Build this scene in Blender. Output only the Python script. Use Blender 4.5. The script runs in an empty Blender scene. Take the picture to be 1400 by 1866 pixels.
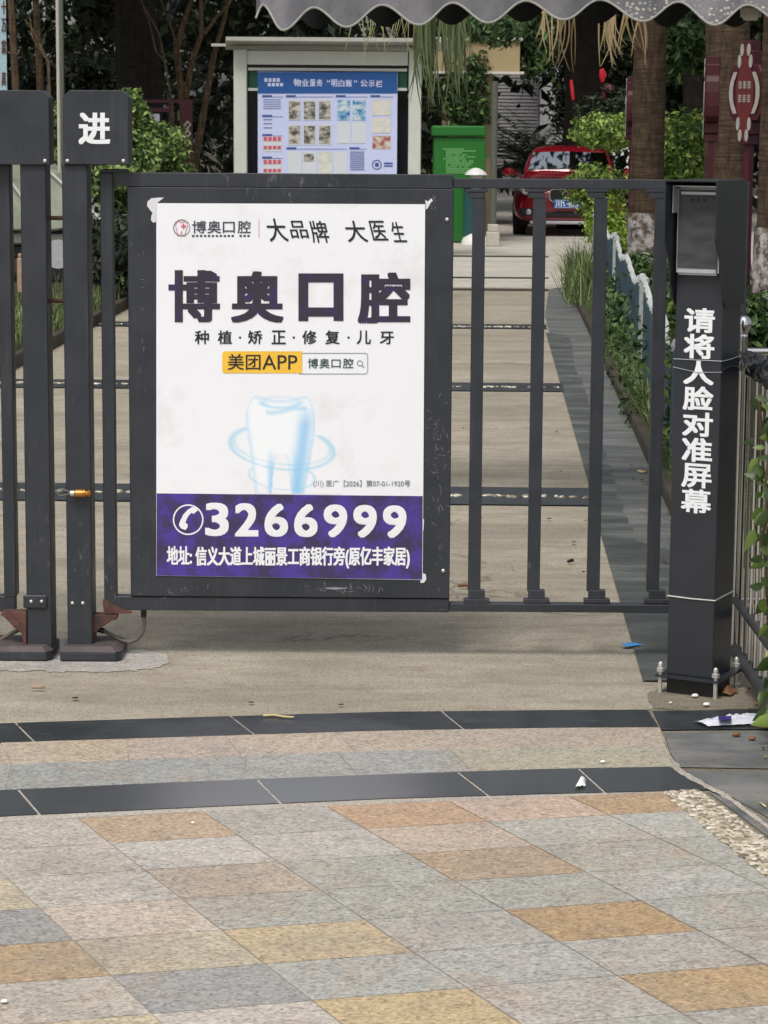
import bpy, bmesh, math, random
import numpy as np
from mathutils import Vector, Matrix

random.seed(7)
SC = bpy.context.scene
COL = SC.collection

# ------------------------------------------------------------------ camera
FPX, CX, CY = 4500.0, 700.0, 933.0
HZN = 240.0
CAMZ = 1.52
PITCH = math.atan((CY - HZN) / FPX)
ROLL = 0.0072
r0 = Vector((1, 0, 0)); u0 = Vector((0, math.sin(PITCH), math.cos(PITCH)))
fw = Vector((0, math.cos(PITCH), -math.sin(PITCH)))
rt = r0 * math.cos(ROLL) + u0 * math.sin(ROLL)
up = u0 * math.cos(ROLL) - r0 * math.sin(ROLL)
CAM = Vector((0, 0, CAMZ))
cd = bpy.data.cameras.new("camera")
cam = bpy.data.objects.new("camera", cd)
COL.objects.link(cam)
cam.matrix_world = Matrix(((rt.x, up.x, -fw.x, 0), (rt.y, up.y, -fw.y, 0), (rt.z, up.z, -fw.z, CAMZ), (0, 0, 0, 1)))
cd.sensor_fit = 'HORIZONTAL'; cd.sensor_width = 36.0
cd.lens = FPX / 1400.0 * 36.0
cd.clip_start = 0.1; cd.clip_end = 2000
cd.dof.use_dof = True; cd.dof.focus_distance = 7.1; cd.dof.aperture_fstop = 36.0
SC.camera = cam

# ------------------------------------------------------------------ light
SUN_EL, SUN_AZ = math.radians(58), math.radians(200)     # azimuth from +Y, clockwise
w = bpy.data.worlds.new("World"); SC.world = w; w.use_nodes = True
nt = w.node_tree; nt.nodes.clear()
sky = nt.nodes.new('ShaderNodeTexSky'); sky.sky_type = 'NISHITA'; sky.sun_disc = False
sky.sun_elevation = SUN_EL; sky.sun_rotation = SUN_AZ
sky.air_density = 1.0; sky.dust_density = 4.0; sky.ozone_density = 1.0
hs = nt.nodes.new('ShaderNodeHueSaturation'); hs.inputs['Saturation'].default_value = 0.38
bg = nt.nodes.new('ShaderNodeBackground'); bg.inputs['Strength'].default_value = 0.122
wo = nt.nodes.new('ShaderNodeOutputWorld')
nt.links.new(sky.outputs[0], hs.inputs['Color']); nt.links.new(hs.outputs[0], bg.inputs[0]); nt.links.new(bg.outputs[0], wo.inputs[0])
sd = bpy.data.lights.new("sun", 'SUN'); sd.energy = 1.5; sd.angle = math.radians(18); sd.color = (1, 0.96, 0.9)
so = bpy.data.objects.new("sun", sd); COL.objects.link(so)
sdir = Vector((math.sin(SUN_AZ) * math.cos(SUN_EL), math.cos(SUN_AZ) * math.cos(SUN_EL), math.sin(SUN_EL)))
so.rotation_euler = sdir.to_track_quat('Z', 'Y').to_euler()
so.location = (0, -3, 12)
SC.view_settings.view_transform = 'Standard'; SC.view_settings.look = 'None'
SC.view_settings.exposure = 0.24; SC.view_settings.gamma = 1.0

# ------------------------------------------------------------------ helpers
def ray(px, py):
    return fw + rt * ((px - CX) / FPX) - up * ((py - CY) / FPX)
def P(px, py, Y):
    d = ray(px, py); return CAM + d * (Y / d.y)
def G(px, py, z=0.0):
    d = ray(px, py); return CAM + d * ((z - CAMZ) / d.z)
def rect(px0, py0, px1, py1, Y):
    ym, xm = (py0 + py1) / 2, (px0 + px1) / 2
    return P(px0, ym, Y).x, P(px1, ym, Y).x, P(xm, py1, Y).z, P(xm, py0, Y).z
def lin(c):
    return tuple((v / 255 / 12.92) if v / 255 <= 0.04045 else ((v / 255 + 0.055) / 1.055) ** 2.4 for v in c)

class MB:
    def __init__(s): s.v = []; s.f = []; s.c = None
    def add(s, vs, fs):
        n = len(s.v); s.v += [tuple(v) for v in vs]; s.f += [tuple(i + n for i in f) for f in fs]; return s
    def box(s, x0, x1, y0, y1, z0, z1):
        return s.add([(x0, y0, z0), (x1, y0, z0), (x1, y1, z0), (x0, y1, z0), (x0, y0, z1), (x1, y0, z1), (x1, y1, z1), (x0, y1, z1)],
                     [(0, 3, 2, 1), (4, 5, 6, 7), (0, 1, 5, 4), (1, 2, 6, 5), (2, 3, 7, 6), (3, 0, 4, 7)])
    def bpx(s, px0, py0, px1, py1, Y, dep):
        x0, x1, z0, z1 = rect(px0, py0, px1, py1, Y); return s.box(x0, x1, Y, Y + dep, z0, z1)
    def prism_xz(s, poly, y0, y1):
        n = len(poly)
        vs = [(x, y0, z) for x, z in poly] + [(x, y1, z) for x, z in poly]
        a = sum(poly[i][0] * poly[(i + 1) % n][1] - poly[(i + 1) % n][0] * poly[i][1] for i in range(n))
        idx = list(range(n))
        if a < 0: idx = idx[::-1]
        fs = [tuple(idx), tuple(i + n for i in idx[::-1])]
        for k in range(n):
            i, j = idx[k], idx[(k + 1) % n]; fs.append((j, i, i + n, j + n))
        return s.add(vs, fs)
    def prism_xy(s, poly, z0, z1):
        n = len(poly)
        a = sum(poly[i][0] * poly[(i + 1) % n][1] - poly[(i + 1) % n][0] * poly[i][1] for i in range(n))
        if a < 0: poly = poly[::-1]
        vs = [(p[0], p[1], z0) for p in poly] + [(p[0], p[1], z1) for p in poly]
        fs = [tuple(range(n))[::-1], tuple(range(n, 2 * n))] + [(i, (i + 1) % n, (i + 1) % n + n, i + n) for i in range(n)]
        return s.add(vs, fs)
    def tube(s, pts, rad, n=8, cap=True):
        pts = [Vector(p) for p in pts]; m = len(pts)
        if not hasattr(rad, '__len__'): rad = [rad] * m
        vs = []; ref = None
        for i, p in enumerate(pts):
            t = (pts[min(i + 1, m - 1)] - pts[max(i - 1, 0)]).normalized()
            if ref is None: ref = Vector((1, 0, 0)) if abs(t.x) < 0.8 else Vector((0, 0, 1))
            a = (ref - t * ref.dot(t)).normalized(); ref = a; b = t.cross(a)
            for k in range(n):
                g = 2 * math.pi * k / n; vs.append(p + (a * math.cos(g) + b * math.sin(g)) * rad[i])
        fs = [(i * n + k, i * n + (k + 1) % n, (i + 1) * n + (k + 1) % n, (i + 1) * n + k) for i in range(m - 1) for k in range(n)]
        if cap: fs += [tuple(range(n))[::-1], tuple((m - 1) * n + k for k in range(n))]
        return s.add(vs, fs)
    def lathe(s, c, prof, n=16, axis='z'):
        vs = []; m = len(prof)
        for r, h in prof:
            for k in range(n):
                g = 2 * math.pi * k / n
                q = (r * math.cos(g), r * math.sin(g), h) if axis == 'z' else (r * math.cos(g), -h, r * math.sin(g)) if axis == 'y' else (h, r * math.cos(g), r * math.sin(g))
                vs.append((c[0] + q[0], c[1] + q[1], c[2] + q[2]))
        fs = [(i * n + k, i * n + (k + 1) % n, (i + 1) * n + (k + 1) % n, (i + 1) * n + k) for i in range(m - 1) for k in range(n)]
        fs += [tuple(range(n))[::-1], tuple((m - 1) * n + k for k in range(n))]
        return s.add(vs, fs)
    def quads(s, pts4): return s.add(pts4, [(0, 1, 2, 3)])

WM = {}      # world matrices of things and parts
def wm(o): return WM.get(o.name, Matrix())
def build(mb, name, mat, parent=None, bevel=0.0, smooth=False, colors=None, local=False, seg=1, recalc=True):
    me = bpy.data.meshes.new(name)
    vs = mb.v
    if parent is not None and not local:
        inv = wm(parent).inverted(); vs = [inv @ Vector(v) for v in vs]
    me.from_pydata([tuple(v) for v in vs], [], mb.f)
    if colors is not None:
        at = me.color_attributes.new("tint", 'FLOAT_COLOR', 'CORNER' if len(colors) == len(mb.f) else 'POINT')
        if len(colors) == len(mb.f):
            buf = []
            for p, c in zip(me.polygons, colors): buf += list(c + (1.0,)) * p.loop_total
        else:
            buf = [q for c in colors for q in (c[0], c[1], c[2], 1.0)]
        at.data.foreach_set("color", buf)
    if bevel or recalc:
        bm = bmesh.new(); bm.from_mesh(me)
        if recalc: bmesh.ops.recalc_face_normals(bm, faces=bm.faces)
        if bevel:
            es = [e for e in bm.edges if len(e.link_faces) == 2 and e.calc_face_angle(0) > 0.5]
            bmesh.ops.bevel(bm, geom=es, offset=bevel, segments=seg, affect='EDGES', clamp_overlap=True)
        bm.to_mesh(me); bm.free()
    me.materials.append(mat)
    if smooth:
        me.polygons.foreach_set("use_smooth", [True] * len(me.polygons))
        if smooth != 'all':
            try: me.set_sharp_from_angle(angle=math.radians(38))
            except Exception: pass
    o = bpy.data.objects.new(name, me); COL.objects.link(o)
    if parent is not None: o.parent = parent; WM[o.name] = wm(parent)
    return o
def tag(o, label=None, cat=None, group=None, kind=None):
    if label: o['label'] = label
    if cat: o['category'] = cat
    if group: o['group'] = group
    if kind: o['kind'] = kind
    return o
def thing(name, label, cat, loc=(0, 0, 0), rz=0.0, group=None):
    o = bpy.data.objects.new(name, None); COL.objects.link(o); o.empty_display_size = 0.1
    o.location = loc; o.rotation_euler = (0, 0, rz)
    WM[o.name] = Matrix.Translation(Vector(loc)) @ Matrix.Rotation(rz, 4, 'Z')
    return tag(o, label, cat, group)
def copy_tree(o, parent=None):
    c = o.copy(); COL.objects.link(c)
    if parent is not None: c.parent = parent
    for ch in list(o.children): copy_tree(ch, c)
    return c
def center(mb):
    a = np.array(mb.v); return (float((a[:, 0].min() + a[:, 0].max()) / 2), float((a[:, 1].min() + a[:, 1].max()) / 2), float(a[:, 2].min()))
def single(mb, name, mat, label, cat, group=None, **k):
    """a thing that is one mesh, its origin at its base"""
    loc = Vector(center(mb)); mb.v = [tuple(Vector(v) - loc) for v in mb.v]
    o = build(mb, name, mat, **k); o.location = loc; WM[o.name] = Matrix.Translation(loc)
    return tag(o, label, cat, group)
def struct(mb, name, mat, **k):
    return tag(build(mb, name, mat, **k), kind='structure')

# ------------------------------------------------------------------ materials
def node(nt, t, **k):
    n = nt.nodes.new(t)
    for a, b in k.items():
        if a in ('op', 'operation'): n.operation = b
        else: n.inputs[a.replace('_', ' ')].default_value = b
    return n
class Mt:
    """small node-graph builder around one Principled shader"""
    def __init__(s, name, rough=0.5, metal=0.0, spec=0.5):
        s.m = bpy.data.materials.new(name); s.m.use_nodes = True; s.nt = s.m.node_tree
        s.b = s.nt.nodes['Principled BSDF']; s.b.inputs['Roughness'].default_value = rough
        s.b.inputs['Metallic'].default_value = metal; s.b.inputs['Specular IOR Level'].default_value = spec
        s.pos = s.nt.nodes.new('ShaderNodeNewGeometry').outputs['Position']
    def l(s, a, b): s.nt.links.new(a, b)
    def coord(s, scale):
        mp = s.nt.nodes.new('ShaderNodeMapping'); mp.inputs['Scale'].default_value = scale; s.l(s.pos, mp.inputs[0]); return mp.outputs[0]
    def noise(s, scale, detail=4, rough=0.55, co=None, dist=0.0):
        n = s.nt.nodes.new('ShaderNodeTexNoise'); n.inputs['Scale'].default_value = scale; n.inputs['Detail'].default_value = detail
        n.inputs['Roughness'].default_value = rough; n.inputs['Distortion'].default_value = dist
        s.l(co if co is not None else s.pos, n.inputs['Vector']); return n.outputs['Fac']
    def voro(s, scale, feat='F1', co=None, out='Distance'):
        n = s.nt.nodes.new('ShaderNodeTexVoronoi'); n.feature = feat; n.inputs['Scale'].default_value = scale
        s.l(co if co is not None else s.pos, n.inputs['Vector']); return n.outputs[out]
    def ramp(s, fac, stops):
        n = s.nt.nodes.new('ShaderNodeValToRGB'); e = n.color_ramp.elements
        while len(e) < len(stops): e.new(0.5)
        for q, (p, c) in zip(e, stops):
            q.position = p; q.color = (c, c, c, 1) if not hasattr(c, '__len__') else (c[0], c[1], c[2], 1)
        s.l(fac, n.inputs[0]); return n.outputs[0]
    def mix(s, fac, a, b, mode='MIX'):
        n = s.nt.nodes.new('ShaderNodeMix'); n.data_type = 'RGBA'; n.blend_type = mode
        for i, v in ((0, fac), (6, a), (7, b)):
            if hasattr(v, 'links') or isinstance(v, bpy.types.NodeSocket): s.l(v, n.inputs[i])
            elif i == 0: n.inputs[0].default_value = v
            else: n.inputs[i].default_value = (v[0], v[1], v[2], 1)
        return n.outputs[2]
    def math(s, op, a, b=0.0):
        n = s.nt.nodes.new('ShaderNodeMath'); n.operation = op
        for i, v in ((0, a), (1, b)):
            if isinstance(v, bpy.types.NodeSocket): s.l(v, n.inputs[i])
            else: n.inputs[i].default_value = v
        return n.outputs[0]
    def attr(s, name='tint'):
        n = s.nt.nodes.new('ShaderNodeAttribute'); n.attribute_name = name; return n.outputs['Color']
    def island(s):
        return s.nt.nodes.new('ShaderNodeNewGeometry').outputs['Random Per Island']
    def out(s, col=None, rough=None, bump=None, bdist=0.002, bstr=0.5):
        if col is not None:
            if isinstance(col, bpy.types.NodeSocket): s.l(col, s.b.inputs['Base Color'])
            else: s.b.inputs['Base Color'].default_value = (col[0], col[1], col[2], 1)
        if rough is not None: s.l(rough, s.b.inputs['Roughness'])
        if bump is not None:
            n = s.nt.nodes.new('ShaderNodeBump'); n.inputs['Distance'].default_value = bdist; n.inputs['Strength'].default_value = bstr
            s.l(bump, n.inputs['Height']); s.l(n.outputs[0], s.b.inputs['Normal'])
        return s.m
def plain(name, rgb, rough=0.5, metal=0.0, var=0.12, scale=30, spec=0.5, bump=0.0):
    t = Mt(name, rough, metal, spec); c = lin(rgb)
    n = t.noise(scale, 5)
    col = t.mix(t.ramp(n, [(0.3, 0.0), (0.7, 1.0)]), tuple(v * (1 - var) for v in c), tuple(min(1, v * (1 + var)) for v in c))
    return t.out(col, bump=n if bump else None, bdist=bump)
def leafmat(name, dark, mid, light, trans=0.25, rough=0.5):
    t = Mt(name, rough, 0, 0.4)
    col = t.ramp(t.island(), [(0.0, lin(dark)), (0.55, lin(mid)), (0.9, lin(light)), (1.0, lin(light))])
    t.out(col)
    tr = t.nt.nodes.new('ShaderNodeBsdfTranslucent'); t.l(col, tr.inputs['Color'])
    mx = t.nt.nodes.new('ShaderNodeMixShader'); mx.inputs[0].default_value = trans
    t.l(t.b.outputs[0], mx.inputs[1]); t.l(tr.outputs[0], mx.inputs[2])
    t.l(mx.outputs[0], t.nt.nodes['Material Output'].inputs[0]); return t.m

M = {}
def gatepaint():
    t = Mt('gate_paint', 0.42, 0.0, 0.5)
    n1 = t.noise(9, 5); n2 = t.noise(900, 2); st = t.noise(3.0, 6, 0.6, t.coord((26, 26, 1.2)))
    col = t.mix(t.ramp(n1, [(0.3, 0.0), (0.75, 1.0)]), lin((41, 45, 51)), lin((52, 55, 61)))
    col = t.mix(t.math('MULTIPLY', t.ramp(st, [(0.55, 0.0), (0.8, 1.0)]), 0.35), col, lin((84, 84, 84)))
    pt = t.math('MULTIPLY', t.ramp(t.noise(2.6, 4, .6), [(0.56, 0.0), (0.66, 1.0)]), t.ramp(t.noise(60, 6, .75, t.coord((1, 1, .5))), [(0.58, 0.0), (0.66, 1.0)]))
    col = t.mix(t.math('MULTIPLY', pt, 0.5), col, lin((118, 120, 122)))
    sc = t.noise(140, 3, 0.5, t.coord((1, 1, 0.08)))
    col = t.mix(t.math('MULTIPLY', t.ramp(sc, [(0.73, 0.0), (0.78, 1.0)]), 0.35), col, lin((120, 122, 124)))
    rg = t.ramp(n1, [(0.3, 0.38), (0.7, 0.55)])
    return t.out(col, rough=rg, bump=n2, bdist=0.0004, bstr=0.35)
M['gate'] = gatepaint()
def rustmat():
    t = Mt('rust', 0.85); n = t.noise(40, 6, 0.65)
    col = t.ramp(n, [(0.3, lin((50, 42, 42))), (0.48, lin((82, 56, 50))), (0.6, lin((104, 68, 58))), (0.72, lin((66, 66, 70)))])
    return t.out(col, bump=n, bdist=0.002)
M['rust'] = rustmat()
M['dusty'] = plain('dusty_paint', (80, 70, 70), 0.7, 0, 0.3, 25)
M['scuff'] = plain('scuffed_paint', (112, 114, 116), 0.6, 0, 0.3, 200)
M['bolt'] = plain('zinc_bolt', (205, 205, 198), 0.35, 0.6)
M['brass'] = plain('brass', (190, 130, 60), 0.35, 0.7)
M['hose'] = plain('hose', (98, 88, 80), 0.6)
M['steel'] = plain('stainless_steel', (200, 200, 200), 0.18, 1.0, 0.06)
M['black_plastic'] = plain('black_plastic', (26, 28, 30), 0.22, 0.0, 0.2)
M['pipe'] = plain('dark_pipe', (62, 62, 64), 0.6, 0.0, 0.2)
M['kiosk'] = plain('kiosk_paint', (43, 46, 52), 0.4, 0.0, 0.15, 6)
M['hood'] = plain('hood_paint', (30, 38, 38), 0.45)
M['white_letter'] = plain('white_letter', (240, 242, 244), 0.5, 0, 0.02)
M['alu'] = plain('device_frame', (190, 192, 195), 0.35, 0.4)
def glassmat():
    t = Mt('screen_glass', 0.06, 0, 0.6)
    n = t.noise(14, 3, 0.5, t.coord((1, 1, 3)))
    return t.out(t.mix(n, lin((48, 49, 51)), lin((92, 93, 95))))
M['screen'] = glassmat()

# poster
def postermat():
    t = Mt('poster_print', 0.32, 0, 0.4)
    n = t.noise(7, 6, 0.65); c = t.attr()
    dirt = t.math('MULTIPLY', t.ramp(n, [(0.56, 0.0), (0.8, 1.0)]), 0.35)
    col = t.mix(dirt, c, t.mix(1.0, c, lin((205, 198, 192)), 'MULTIPLY'))
    sp = t.voro(38); col = t.mix(t.math('MULTIPLY', t.ramp(sp, [(0.0, 1.0), (0.06, 0.0)]), 0.3), col, lin((170, 160, 150)))
    return t.out(col, bump=t.noise(5, 3), bdist=0.006, bstr=0.25)
M['poster'] = postermat()
def purplemat():
    t = Mt('purple_print', 0.35, 0, 0.4); n = t.noise(16, 6, 0.7)
    return t.out(t.ramp(n, [(0.42, lin((66, 55, 88))), (0.58, lin((78, 62, 150)))]))
M['purple'] = purplemat()
def inkmat():
    t = Mt('dark_ink', 0.4); n = t.noise(24, 5, 0.7)
    return t.out(t.ramp(n, [(0.52, lin((54, 49, 62))), (0.8, lin((64, 48, 116)))]))
M['ink'] = inkmat()
M['grey_ink'] = plain('grey_ink', (70, 75, 84), 0.4)
M['black_ink'] = plain('black_ink', (38, 40, 44), 0.4)
M['pale_ink'] = plain('pale_ink', (135, 140, 146), 0.4)
M['green_ink'] = plain('green_ink', (58, 82, 84), 0.4)
M['yellow'] = plain('yellow_print', (246, 196, 66), 0.4, 0, 0.05)
M['pink_ink'] = plain('pink_ink', (210, 110, 120), 0.4)
M['tape'] = plain('torn_paper', (222, 222, 224), 0.6, 0, 0.05)

# ground
def concrete(name, a, b, c, scl=1.0, rough=0.8, cracks=0.0):
    t = Mt(name, rough, 0, 0.3)
    n1 = t.noise(1.3 * scl, 6, 0.6); n2 = t.noise(7 * scl, 7, 0.7, t.coord((0.8, 1.7, 1))); n3 = t.noise(230, 4, 0.75); n4 = t.noise(1.1, 6, 0.6, t.coord((0.4, 2.4, 1)), 0.8)
    col = t.mix(t.ramp(n1, [(0.32, 0.0), (0.68, 1.0)]), lin(a), lin(b))
    col = t.mix(t.math('MULTIPLY', t.ramp(n2, [(0.46, 0.0), (0.66, 1.0)]), 0.6), col, lin(c))
    col = t.mix(t.math('MULTIPLY', t.ramp(n4, [(0.5, 0.0), (0.68, 1.0)]), 0.6), col, lin(tuple(v * 0.8 for v in a)))
    g = t.nt.nodes.new('ShaderNodeRGBToBW'); t.l(t.voro(260, 'F1', None, 'Color'), g.inputs[0])
    col = t.mix(1.0, col, t.ramp(g.outputs[0], [(0.12, 0.66), (0.5, 1.0), (0.9, 1.2)]), 'MULTIPLY')
    col = t.mix(0.6, col, t.ramp(n3, [(0.32, 0.6), (0.5, 1.0), (0.7, 1.15)]), 'MULTIPLY')
    sp = t.noise(55, 3, 0.6); col = t.mix(t.math('MULTIPLY', t.ramp(sp, [(0.64, 0.0), (0.72, 1.0)]), 0.3), col, lin((96, 88, 76)))
    if cracks:
        w_ = t.nt.nodes.new('ShaderNodeTexNoise'); w_.inputs['Scale'].default_value = 2.2; w_.inputs['Detail'].default_value = 6; t.l(t.pos, w_.inputs['Vector'])
        vm = t.nt.nodes.new('ShaderNodeVectorMath'); vm.operation = 'MULTIPLY_ADD'; vm.inputs[1].default_value = (.7, .7, 0); t.l(w_.outputs['Color'], vm.inputs[0]); t.l(t.coord((.5, 1.0, 1)), vm.inputs[2])
        e = t.voro(0.8, 'DISTANCE_TO_EDGE', vm.outputs[0]); brk = t.ramp(t.noise(1.7, 3), [(0.5, 0.0), (0.56, 1.0)])
        col = t.mix(t.math('MULTIPLY', t.math('MULTIPLY', t.ramp(e, [(0.002, 1.0), (0.009, 0.0)]), brk), cracks), col, lin((88, 80, 66)))
    return t.out(col, bump=n3, bdist=0.002, bstr=0.5)
M['concrete'] = concrete('concrete', (156, 148, 132), (178, 169, 152), (136, 126, 108), 1.0, .8, .55)
M['concrete_far'] = concrete('pale_concrete', (192, 186, 174), (208, 202, 192), (170, 162, 148))
M['soil'] = concrete('soil', (58, 50, 38), (76, 66, 50), (40, 36, 28))
M['kerb'] = concrete('kerb_stone', (120, 112, 98), (146, 138, 122), (88, 84, 66))
M['kerb_dark'] = concrete('kerb_face', (70, 64, 54), (90, 82, 70), (52, 52, 40))
M['mortar'] = concrete('mortar', (176, 168, 156), (192, 184, 174), (148, 140, 128))
M['patch'] = concrete('white_mortar', (168, 162, 156), (196, 190, 184), (140, 134, 126), 3)
def granite():
    t = Mt('granite_paving', 0.6, 0, 0.35)
    big = t.noise(2.3, 7, 0.68, t.coord((1, 1.2, 1))); wt = t.noise(3.1, 6, 0.62, t.coord((1.3, .9, 3)), 1.0)
    c = t.mix(0.34, t.attr(), lin((180, 172, 161)))
    c = t.mix(t.math('MULTIPLY', t.ramp(wt, [(0.5, 0.0), (0.7, 1.0)]), 0.5), c, lin((178, 156, 132)))
    c = t.mix(t.math('MULTIPLY', t.ramp(big, [(0.48, 0.0), (0.66, 1.0)]), 0.42), c, lin((146, 142, 134)))
    g1 = t.nt.nodes.new('ShaderNodeRGBToBW'); t.l(t.voro(190, 'F1', t.coord((.75, 1.25, 1)), 'Color'), g1.inputs[0]); g2 = t.noise(120, 5, 0.8, t.coord((.6, 1.5, 1))); g3 = t.noise(24, 5, 0.7)
    col = t.mix(1.0, c, t.ramp(g1.outputs[0], [(0.1, 0.55), (0.35, 0.9), (0.6, 1.02), (0.9, 1.26)]), 'MULTIPLY')
    col = t.mix(1.0, col, t.ramp(g2, [(0.34, 0.72), (0.5, 1.0), (0.68, 1.14)]), 'MULTIPLY')
    col = t.mix(1.0, col, t.ramp(g3, [(0.3, 0.86), (0.7, 1.08)]), 'MULTIPLY')
    g4 = t.noise(9, 7, 0.7); col = t.mix(t.math('MULTIPLY', t.ramp(g4, [(0.6, 0.0), (0.7, 1.0)]), 0.4), col, lin((116, 108, 98)))
    return t.out(col, rough=t.ramp(g4, [(0.3, 0.5), (0.7, 0.75)]), bump=g2, bdist=0.0012, bstr=0.5)
M['granite'] = granite()
def blackgranite(name, ra, rb, coat):
    t = Mt(name, 0.2, 0, 0.9)
    n = t.noise(4, 6, 0.65); n2 = t.noise(220, 3, 0.6); sc = t.noise(30, 4, 0.6, t.coord((0.35, 3, 1)))
    col = t.mix(t.ramp(n, [(0.35, 0.0), (0.7, 1.0)]), lin((36, 41, 43)), lin((54, 58, 60)))
    col = t.mix(t.math('MULTIPLY', t.ramp(n2, [(0.62, 0.0), (0.75, 1.0)]), 0.45), col, lin((92, 96, 96)))
    col = t.mix(t.math('MULTIPLY', t.ramp(sc, [(0.62, 0.0), (0.72, 1.0)]), 0.5), col, lin((125, 125, 120)))
    t.b.inputs['Coat Weight'].default_value = coat; t.b.inputs['Coat Roughness'].default_value = 0.36; t.b.inputs['Coat IOR'].default_value = 2.2
    return t.out(col, rough=t.ramp(n, [(0.3, ra), (0.7, rb)]), bump=n2, bdist=0.0002)
M['black'] = blackgranite('black_granite', .25, .5, 0.0)
M['black_polish'] = blackgranite('polished_black_granite', .3, .42, 1.0)
def slate():
    t = Mt('slate_paving', 0.55, 0, 0.4)
    n = t.noise(3.4, 7, 0.66, t.coord((0.8, 1.4, 1))); n2 = t.noise(150, 4, 0.7); n3 = t.noise(5, 7, 0.66, t.coord((0.6, 1.8, 1)), .8); n5 = t.noise(1.6, 5, .6)
    col = t.ramp(n, [(0.32, lin((80, 84, 84))), (0.5, lin((108, 110, 110))), (0.68, lin((136, 136, 133)))])
    col = t.mix(t.math('MULTIPLY', t.ramp(n3, [(0.48, 0.0), (0.66, 1.0)]), 0.6), col, lin((148, 139, 131)))
    col = t.mix(t.math('MULTIPLY', t.ramp(n5, [(0.56, 0.0), (0.68, 1.0)]), 0.6), col, lin((74, 78, 78)))
    col = t.mix(0.7, col, t.ramp(n2, [(0.3, 0.62), (0.5, 1.0), (0.7, 1.12)]), 'MULTIPLY')
    return t.out(col, bump=n2, bdist=0.001)
M['slate'] = slate()
def slatemargin():
    t = Mt('slate_margin', 0.55, 0, 0.4)
    n = t.noise(2.6, 7, 0.66, t.coord((0.6, 1.6, 1))); n2 = t.noise(150, 4, 0.7); n3 = t.noise(7, 6, 0.66, t.coord((0.5, 2.6, 1)), .8)
    col = t.ramp(n, [(0.34, lin((78, 82, 80))), (0.5, lin((102, 105, 103))), (0.68, lin((128, 128, 124)))])
    col = t.mix(t.math('MULTIPLY', t.ramp(n3, [(0.54, 0.0), (0.7, 1.0)]), 0.5), col, lin((140, 134, 126)))
    col = t.mix(0.7, col, t.ramp(n2, [(0.3, 0.62), (0.5, 1.0), (0.7, 1.12)]), 'MULTIPLY')
    return t.out(col, bump=n2, bdist=0.001)
M['slate_margin'] = slatemargin()
def slatedark():
    t = Mt('dark_slate_paving', 0.5, 0, 0.4)
    n = t.noise(3.0, 7, 0.66, t.coord((0.6, 1.6, 1))); n2 = t.noise(120, 4, 0.7); n3 = t.noise(9, 5, 0.6, t.coord((0.5, 3.5, 1)))
    col = t.ramp(n, [(0.34, lin((62, 66, 62))), (0.52, lin((86, 90, 86))), (0.68, lin((122, 124, 118)))])
    col = t.mix(t.math('MULTIPLY', t.ramp(n3, [(0.62, 0.0), (0.78, 1.0)]), 0.5), col, lin((128, 126, 116)))
    col = t.mix(0.5, col, t.ramp(n2, [(0.3, 0.6), (0.7, 1.1)]), 'MULTIPLY')
    return t.out(col, bump=n2, bdist=0.001)
M['slate_dark'] = slatedark()
def pebmat():
    t = Mt('pebble', 0.5); return t.out(t.ramp(t.island(), [(0.0, lin((104, 94, 78))), (0.35, lin((164, 152, 130))), (0.65, lin((192, 182, 160))), (1.0, lin((220, 214, 200)))]))
M['pebble'] = pebmat()

# background
def bark(name, a, b, rings=True):
    t = Mt(name, 0.9, 0, 0.2)
    n = t.noise(22, 6, 0.7, t.coord((1, 1, 0.25))); n2 = t.noise(10, 5, 0.6, t.coord((0.4, 0.4, 4))); n3 = t.noise(90, 3, 0.6)
    col = t.mix(t.ramp(n, [(0.35, 0.0), (0.65, 1.0)]), lin(a), lin(b))
    col = t.mix(1.0, col, t.ramp(n2, [(0.35, 0.6), (0.65, 1.15)]), 'MULTIPLY')
    col = t.mix(0.6, col, t.ramp(n3, [(0.3, 0.55), (0.7, 1.2)]), 'MULTIPLY')
    return t.out(col, bump=n2 if rings else n, bdist=0.02)
M['palm_bark'] = bark('palm_bark', (62, 50, 40), (98, 82, 66))
M['bark'] = bark('bark', (66, 54, 42), (116, 98, 76), False)
M['dark_bark'] = bark('dark_bark', (30, 26, 22), (46, 40, 34), False)
def whitewash():
    t = Mt('whitewash', 0.85); n = t.noise(11, 6, 0.7); n2 = t.noise(40, 4, 0.6)
    col = t.mix(t.ramp(n, [(0.42, 0.0), (0.56, 1.0)]), lin((196, 190, 184)), lin((90, 78, 68)))
    return t.out(t.mix(0.4, col, t.ramp(n2, [(0.3, 0.5), (0.7, 1.0)]), 'MULTIPLY'), bump=n, bdist=0.01)
M['whitewash'] = whitewash()
M['leaf_shade'] = leafmat('shade_leaf', (18, 25, 17), (30, 41, 25), (54, 68, 38), .15)
M['leaf_tree'] = leafmat('tree_leaf', (34, 52, 28), (60, 86, 44), (100, 126, 72))
M['leaf_hedge'] = leafmat('hedge_leaf', (44, 68, 24), (104, 136, 54), (190, 208, 112))
M['leaf_bright'] = leafmat('bright_leaf', (90, 120, 34), (130, 158, 52), (178, 200, 88))
M['leaf_box'] = leafmat('box_leaf', (36, 58, 28), (98, 126, 64), (172, 194, 118))
M['leaf_vine'] = leafmat('vine_leaf', (44, 62, 30), (76, 98, 50), (150, 172, 88), .25, .38)
M['leaf_cycad'] = leafmat('cycad_leaf', (26, 36, 26), (70, 90, 64), (140, 156, 124), 0.1)
M['grass'] = leafmat('grass_blade', (54, 68, 38), (92, 112, 64), (146, 160, 104))
M['dry_root'] = leafmat('dry_root', (120, 104, 72), (160, 140, 104), (190, 170, 130), 0.1)
M['hang_vine'] = leafmat('hanging_stem', (70, 84, 54), (104, 116, 76), (150, 152, 108), 0.1)
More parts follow.
